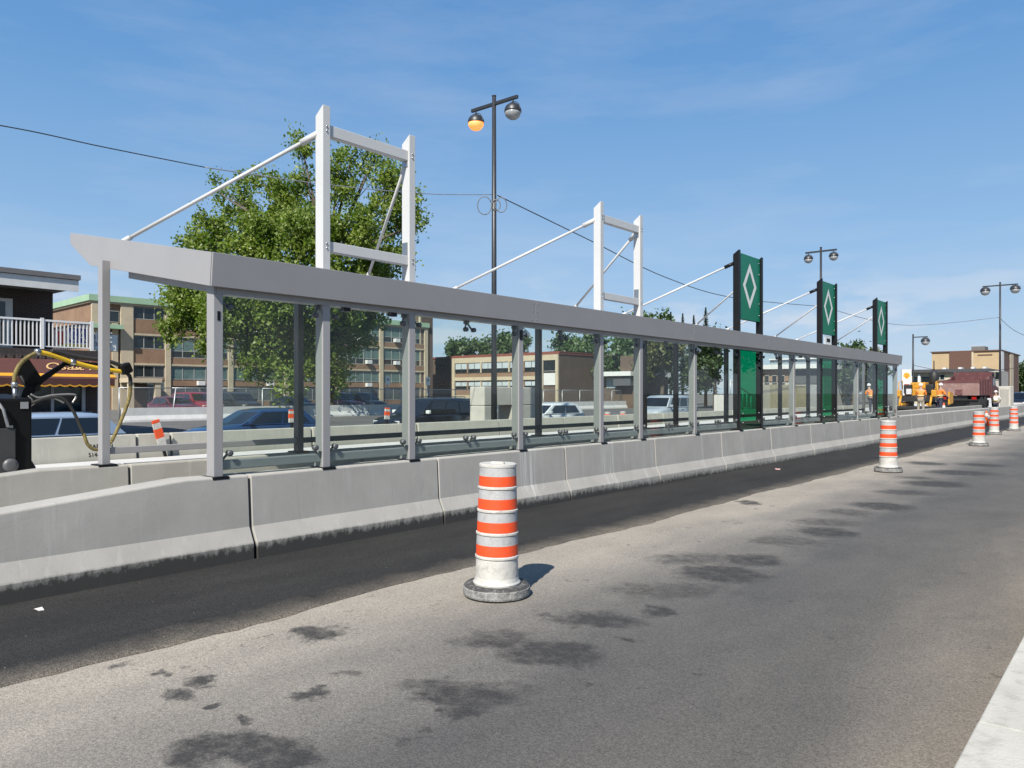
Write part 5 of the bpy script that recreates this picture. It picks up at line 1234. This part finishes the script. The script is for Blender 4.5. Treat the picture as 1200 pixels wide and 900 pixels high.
# ================================================================ LOADER WITH HYDRAULIC HOSES, left
M_MBLK = mat('loader_black_paint', (.006, .006, .006), .55, var=.3, spec=.2)
LXp = -11.6
def lp3(px, py, X=LXp): return onX(px, py, X)
c0 = lp3(15, 500)
ld = thing('compact_loader', 'black compact loader with yellow sleeved hose boom behind the open shelter end', 'construction machine', (LXp, c0.y, .2))
ya, yb = lp3(-60, 500).y, lp3(38, 500).y
MB().prism([(LXp-1.5, .32), (LXp, .32), (LXp, lp3(20, 467).z), (LXp-.9, lp3(20, 467).z+.06), (LXp-1.5, 1.4)], ya, yb).build('body', M_MBLK, ld, True, bevel=.03)
MB().box(LXp-.9, LXp-.3, yb, yb+.06, .4, lp3(30, 510).z).build('rear_guard', M_MBLK, ld, True, bevel=.02)
MB().box(LXp, LXp+.012, lp3(24, 475).y, lp3(33, 475).y, lp3(28, 479).z, lp3(28, 471).z).build('decal', M_MIDGREY, ld, True)
q = lp3(6, 480)
MB().tube([lp3(-4, 470, LXp+.05), lp3(4, 480, LXp+.05), lp3(9, 500, LXp+.05), lp3(15, 500, LXp+.05)], .02, 6).build('grab_bar', M_MIDGREY, ld, True)
MB().box(LXp, LXp+.05, lp3(-20, 500).y, lp3(17, 500).y, lp3(5, 560).z, lp3(5, 502).z).build('side_panel', mat('loader_dark_grey', (.05, .05, .05), .5), ld, True, bevel=.01)
for py_, rr in ((545, .09),): 
    MB().lathe([(.02, 0), (rr, .0), (rr, .05), (rr*.5, .06), (0, .06)], (LXp+.05, lp3(10, py_).y, lp3(10, py_).z), 16, 'X').build('filter_cap', M_DARKGREY, ld, True)
for y_ in (ya+.3, yb-.25):
    wh = MB().lathe([(.12, -.14), (.31, -.15), (.34, -.1), (.34, .1), (.31, .15), (.12, .14)], (LXp-.2, y_, .54), 18, 'X').build('wheel', M_TYRE, ld, True); wh2 = MB().lathe([(.12, -.14), (.31, -.15), (.34, -.1), (.34, .1), (.31, .15), (.12, .14)], (LXp-1.3, y_, .54), 18, 'X').build('wheel', M_TYRE, ld, True)
# boom: triangular black plates and arm
bm2 = MB()
pl = [lp3(42, 418), lp3(57, 441), lp3(84, 424), lp3(87, 428), lp3(60, 448), lp3(52, 457), lp3(40, 452), lp3(26, 434)]
bm2.prism([(p.y, p.z) for p in pl], LXp-.34, LXp-.28, 'X').build('boom_plate', M_MBLK, ld, True, bevel=.006)
MB().prism([(lp3(x_, y_).y, lp3(x_, y_).z) for x_, y_ in ((36, 455), (54, 449), (57, 457), (46, 462), (40, 470), (32, 470))], LXp-.36, LXp-.26, 'X').build('boom_foot', M_MBLK, ld, True, bevel=.006)
MB().tube([lp3(30, 472, LXp-.3), lp3(33, 455, LXp-.3), lp3(24, 440, LXp-.3)], .03, 8).build('boom_strut', M_MBLK, ld, True)
M_HYEL = mat('yellow_hose_sleeve', (.80, .50, .02), .6, var=.08); M_HBLK = mat('hose_rubber', (.03, .028, .024), .6, var=.3); M_HOLD = mat('worn_yellow_sleeve', (.22, .17, .05), .8, var=.45, nscale=14, dirt=(.05, .045, .03))
def smooth_pts(P, n=8):
    P = [Vector(p) for p in P]; out = []
    for i in range(len(P)-1):
        p0 = P[max(i-1, 0)]; p1 = P[i]; p2 = P[i+1]; p3 = P[min(i+2, len(P)-1)]
        for k in range(n):
            t = k/n; out.append(.5*((2*p1)+(p2-p0)*t+(2*p0-5*p1+4*p2-p3)*t*t+(3*p1-p0-3*p2+p3)*t**3))
    return out+[P[-1]]
HX_ = LXp-.2
def hose(pts, r, m, nm='hose', X=HX_): return MB().tube(smooth_pts([lp3(a, b_, X) for a, b_ in pts]), r, 9).build(nm, m, ld, True)
hose(((17, 452), (18, 438), (27, 423), (44, 412.5)), .028, M_HOLD, 'hose_sleeve'); hose(((44, 412), (62, 416.5), (84, 424.5)), .032, M_HYEL, 'hose_sleeve'); hose(((84, 424), (112, 431), (146, 436)), .032, M_HYEL, 'hose_sleeve')
hose(((60, 411), (90, 418), (125, 423), (143, 429)), .03, M_HBLK); hose(((146, 436), (152, 441), (153, 452)), .028, M_HBLK)
hose(((153, 450), (151, 468), (141, 495), (131, 517)), .026, M_HOLD, 'hose_sleeve'); hose(((131, 517), (122, 524), (112, 527), (103, 521), (98, 508)), .024, M_HOLD, 'hose_sleeve'); hose(((98, 509), (90, 490), (81, 474), (70, 466), (52, 467), (34, 474)), .022, M_HBLK)
hose(((36, 462), (46, 466), (62, 463), (88, 462.5), (85, 472)), .013, mat('bare_metal_fitting', (.45, .43, .40), .35, metal=.6), 'metal_pipe'); hose(((35, 476), (44, 470), (58, 465), (75, 472)), .013, MATS['bare_metal_fitting'], 'metal_pipe'); hose(((33, 464), (38, 470), (36, 476)), .012, MATS['bare_metal_fitting'], 'metal_pipe')
for (a, b_) in ((44, 412.3), (85, 424.3), (17, 451)): 
    p = lp3(a, b_, HX_); MB().lathe([(.042, -.03), (.045, 0), (.042, .03)], p, 12, 'Y').build('hose_clamp', M_STEEL, ld, True)
MB().cbox(lp3(147, 432, HX_), (.14, .16, .16), Matrix.Rotation(.4, 3, 'X')).build('boom_head', M_MBLK, ld, True, bevel=.03)
MB().prism([(lp3(x_, y_).y, lp3(x_, y_).z) for x_, y_ in ((84, 421), (118, 424), (140, 427), (148, 433), (140, 438), (110, 430), (86, 428))], LXp-.36, LXp-.27, 'X').build('boom_arm', M_MBLK, ld, True, bevel=.006)
MB().tube([lp3(17, 455, HX_), lp3(18, 470, HX_)], .03, 8).build('hose_fitting', M_STEEL, ld, True)

# ================================================================ STACKED BLOCKS, HOARDING, CABINET
BXk = -20.2; b0 = onX(568, 480, BXk); b1_ = onX(600, 480, BXk).y; b2_ = onX(628, 480, BXk).y
zz0, zz1, zz2 = onX(570, 498, BXk).z, onX(570, 475.5, BXk).z, onX(570, 453, BXk).z
cr_ = MB().box(BXk-.9, BXk, b0.y-.1, b2_+.6, -.32, zz0).build('timber_crib', mat('timber', (.42, .30, .16), .8, var=.2)); tag(cr_, 'timber crib carrying the stacked concrete blocks', 'timber crib')
M_BLK = barrier_mat('block_concrete', (.58, .55, .48), tar=False)
for i, (ya_, yb_, z0, z1, lb) in enumerate(((b0.y, b0.y+.62, zz0, zz1-.01, 'lower small concrete block under the stacked pair beside the lamp'), (b1_+.05, b2_+.5, zz0, zz1-.01, 'lower large concrete block near the white hatchback'), (b0.y, b1_-.02, zz1, zz2, 'upper concrete block next to the tall lamp pole'), (b1_, b2_+.5, zz1, zz2-.02, 'upper concrete block above the large lower one'))):
    o = MB().box(BXk-.8, BXk-.02, ya_, yb_, z0, z1).build('concrete_block', M_BLK, bevel=.03); tag(o, lb, 'concrete block', 'stacked concrete blocks')
TX = -20.5
ty = [onX(p, 470, TX).y for p in (893, 902, 933, 948, 961)]
M_PLY = [mat('plywood_pale', (.66, .60, .44), .8, var=.08, nscale=1), mat('plywood_tan', (.55, .47, .28), .8, var=.12, nscale=1.5), mat('plywood_mottled', (.50, .42, .23), .8, var=.22, nscale=2.2), mat('plywood_white', (.70, .68, .60), .8, var=.05)]
hd = thing('plywood_hoarding', 'tan plywood hoarding between the first two green sign masts', 'hoarding', (TX, ty[0], -.3))
for i in range(4): MB().box(TX-.05, TX, ty[i]+.01, ty[i+1]-.01, -.25, 2.25+.03*(i % 2)).build('plywood_panel', M_PLY[i], hd, True)
for y in ty: MB().box(TX-.18, TX-.05, y-.05, y+.05, -.3, 2.2).build('post', mat('timber_post', (.3, .2, .1), .8), hd, True)
# flat roofed shops seen between the green masts
K = Facade(893, 92, math.pi/2, 'flat_roofed_shop', 'low flat roofed shop with white roof edge and red brown front', 'building')
Lk = K.s_(965); kz = lambda py: K.z(895, py)
K.box('wall', mat('pale_shop_wall', (.50, .47, .42), .8), 0, Lk, 0, 14, -.2, kz(432)); K.box('roof_edge', M_AC, -.4, Lk+.3, -.9, 14, kz(433), kz(428)); K.box('brown_front', M_BRICK, .2, Lk*.45, -.15, 0, kz(447), kz(434)); K.box('dark_front', M_DARKGREY, Lk*.47, Lk*.98, -.12, 0, kz(450), kz(435))
for q in range(3): window(K, Lk*(.05+q*.13), Lk*(.13+q*.13), kz(449), kz(440), 1, M_WIN, None, y=-.16)
K.box('upper_edge', mat('blue_grey_sheet', (.28, .34, .38), .6), -.2, Lk+.2, 3, 14, kz(428), kz(419)); K.box('upper_rail', M_AC, -.2, Lk+.2, 2.7, 3, kz(421), kz(419.5))
# service station sign
sp_ = atd(1062.5, 440, 92)
ss = thing('service_station_sign', 'white service station sign with orange yellow scallop shell emblem', 'sign', (sp_.x, sp_.y, 0), -YAW+R(80)*0)
ss.rotation_euler = (0, 0, YAW)
hz0, hz1 = CAMH+(461-452)/FPX*92, CAMH+(461-433)/FPX*92
MB().box(-.58, .58, 0, .2, hz0, hz1).build('sign_box', M_AC, ss); MB().box(-.4, -.2, .05, .15, -.1, hz0).build('sign_leg', M_AC, ss); MB().box(.2, .4, .05, .15, -.1, hz0).build('sign_leg', M_AC, ss)
em = MB(); cz_ = (hz0*.38+hz1*.62); rr = .42
pts = [(0, -.012, cz_-.36), (-.2, -.012, cz_-.34), (-.22, -.012, cz_-.22)]
for k in range(13):
    t = math.pi*(1.12-1.24*k/12); r2 = rr*(1.0 if k % 2 == 0 else .94); pts.append((r2*math.cos(t), -.012, cz_+r2*math.sin(t)*.9))
pts += [(.22, -.012, cz_-.22), (.2, -.012, cz_-.34)]
em.add(pts, [tuple(range(len(pts)))]).build('shell_emblem', mat('shell_yellow', (.82, .46, .03), .5), ss)
rb2 = MB()
for k in range(-3, 4):
    a = k*.33; rb2.add([(-.012+.05*math.sin(a), -.016, cz_-.26), (.012+.05*math.sin(a), -.016, cz_-.26), (rr*.9*math.sin(a)+.012, -.016, cz_+rr*.8*math.cos(a)), (rr*.9*math.sin(a)-.012, -.016, cz_+rr*.8*math.cos(a))], [(0, 1, 2, 3)])
rb2.build('shell_ribs', mat('shell_red', (.6, .09, .03), .5), ss)
MB().box(-.3, .3, -.012, 0, hz0+.08, hz0+.2).build('red_mark', MATS['shell_red'], ss)
# ---- far tan block with lower shop wing
D = Facade(1092, 150, math.pi/2, 'tan_brick_block', 'tan brick block with brown centre panel, rooftop box and dark corner windows', 'building')
Ld = D.s_(1172); dz = lambda py: D.z(1092, py)
M_TAN = mat('tan_brick', (.50, .37, .215), .85, var=.06, nscale=.5); M_BRP = mat('brown_panel', (.13, .065, .045), .8, var=.1)
D.box('wall', M_TAN, 0, Ld, 0, 26, -.2, dz(413.5)); D.box('roof_edge', M_BRP, -.2, Ld+.3, -.25, 26.2, dz(413.5), dz(412.2))
D.box('brown_panel', M_BRP, D.s_(1113), D.s_(1138.5), -.3, 0, 0, dz(413.6)); D.box('cream_strip', M_CREAM, D.s_(1138.7), D.s_(1141), -.2, 0, 0, dz(413.6))
D.box('rooftop_box', mat('rooftop_grey', (.16, .15, .14), .8), D.s_(1136), D.s_(1152), 2, 6, dz(412.2), D.z(1140, 405.5)); D.box('dark_slot', M_BRP, D.s_(1146), D.s_(1163), -.1, 0, dz(418), dz(417))
zt2 = dz(413.6)
D.box('corner_pier', M_AC, Ld, Ld+.25, -.15, 3, 0, zt2); D.box('dark_window_strip', M_BRP, Ld+.02, Ld+.2, 3.1, 11, .5, zt2-.6); D.box('cream_strip', M_CREAM, Ld+.02, Ld+.25, 11.2, 16.0, 0, zt2); D.box('dark_window_strip', M_BRP, Ld+.02, Ld+.2, 16.2, 24.0, .5, zt2-.5)
E2 = Facade(1066, 128, math.pi/2, 'shop_wing', 'low cream shop wing with dark roof band in front of the tan block', 'building')
Le = E2.s_(1157); ez = lambda py: E2.z(1070, py)
E2.box('wall', mat('cream_shop_wall', (.60, .53, .38), .8, var=.08), 0, Le, 0, 10, -.2, ez(436)); E2.box('roof_band', mat('dark_roof_band', (.06, .062, .068), .6), -.3, Le+.3, -.8, 10, ez(437), ez(433.4))
for (a, b_, y0_, y1_) in ((1068, 1090, 452, 441), (1096, 1107, 446, 439), (1098, 1106, 458, 449), (1111, 1118, 449, 444), (1122, 1128, 452, 445), (1145, 1154, 447, 438)):
    window(E2, E2.s_(a), E2.s_(b_), ez(y0_), ez(y1_), 2, M_WIN, None, y=-.03, fr=.12)
for (a, b_) in ((1066, 1070), (1076, 1079), (1090.5, 1094)): E2.box('pier', M_AC, E2.s_(a), E2.s_(b_), -.3, 0, 0, ez(438))
for px in (1101.5, 1120, 1135, 1149): E2.box('roof_vent', M_AC, E2.s_(px), E2.s_(px+4), 2, 4, ez(433.4), ez(431))
E2.box('right_wing', mat('grey_shop_wall', (.42, .40, .36), .8), Le, E2.s_(1172), .5, 9, -.2, ez(436)); window(E2, E2.s_(1160), E2.s_(1171), ez(446), ez(437), 2, M_WIN, None, y=.45)
# grey concrete cabinet by the third lamp
cp = atd(1179, 470, 62); cab_ = thing('concrete_cabinet', 'grey concrete cabinet beyond the last traffic drum', 'cabinet', (cp.x, cp.y, -.02), R(-10))
MB().box(-.42, .42, -.4, .4, 0, 2.25).build('cabinet_body', M_BLK, cab_, bevel=.03); MB().box(-.30, .30, -.43, -.4, .2, 2.0).build('cabinet_door', M_BARB, cab_); MB().box(-.5, .5, -.5, .5, 0, .25).build('plinth', M_BARB, cab_)
# cones by the works
cone_m = MB().lathe([(.03, .72), (.05, .6), (.17, .04)], seg=14).mesh('cone_body', M_DORANGE); cb2 = MB().box(-.2, .2, -.2, .2, 0, .05).mesh('cone_base', M_TRIM); cs = MB().lathe([(.062, .58), (.105, .36)], seg=14).mesh('white_collar', M_DWHITE)
for i, (px, py, lb) in enumerate(((1160, 500, 'orange traffic cone beside the barrier end, near the dump truck'), (1106, 0, 'orange traffic cone beside the worker in dark trousers'), (1156, 497, 'second orange traffic cone at the barrier end behind the drums'), (1172, 490, 'orange traffic cone in front of the grey concrete cabinet'))):
    if py: p = gp(px, py) if px != 1172 else atd(px, 0, 54)*1; p.z = 0
    else: p = atd(px, 470, 44); p.z = bz(p.y)
    t = thing('traffic_cone', lb, 'traffic cone', p, 0, 'traffic cones at the works')
    child('cone_body', cone_m, t); child('cone_base', cb2, t); child('white_collar', cs, t).scale = (1.03, 1.03, 1)
for i, px in enumerate((712, 730)):
    p = onX(px, 480, -19.3); d_ = copy_tree(drum); d_.location = (p.x, p.y, -.29); d_.rotation_euler = (0, 0, i); tag(d_, ['faded orange drum behind the glass below the small white fronted house', 'orange drum behind the glass close to the silver minivan'][i], 'traffic drum', 'striped traffic drums along the lane')

# albedo calibration: one common factor on the measured base colours, foliage excepted
for m in bpy.data.materials:
    if not m.use_nodes or m in LEAF.values(): continue
    b = m.node_tree.nodes.get('Principled BSDF')
    if b is None: continue
    k = .72; i_ = b.inputs['Base Color']
    if i_.is_linked:
        src = i_.links[0].from_socket; i_node = m.node_tree.nodes.new('ShaderNodeMixRGB'); i_node.blend_type = 'MULTIPLY'; i_node.inputs[0].default_value = 1; i_node.inputs[2].default_value = (k, k, k, 1)
        m.node_tree.links.new(src, i_node.inputs[1]); m.node_tree.links.new(i_node.outputs[0], i_)
    else: i_.default_value = tuple(c*k for c in i_.default_value[:3])+(1,)
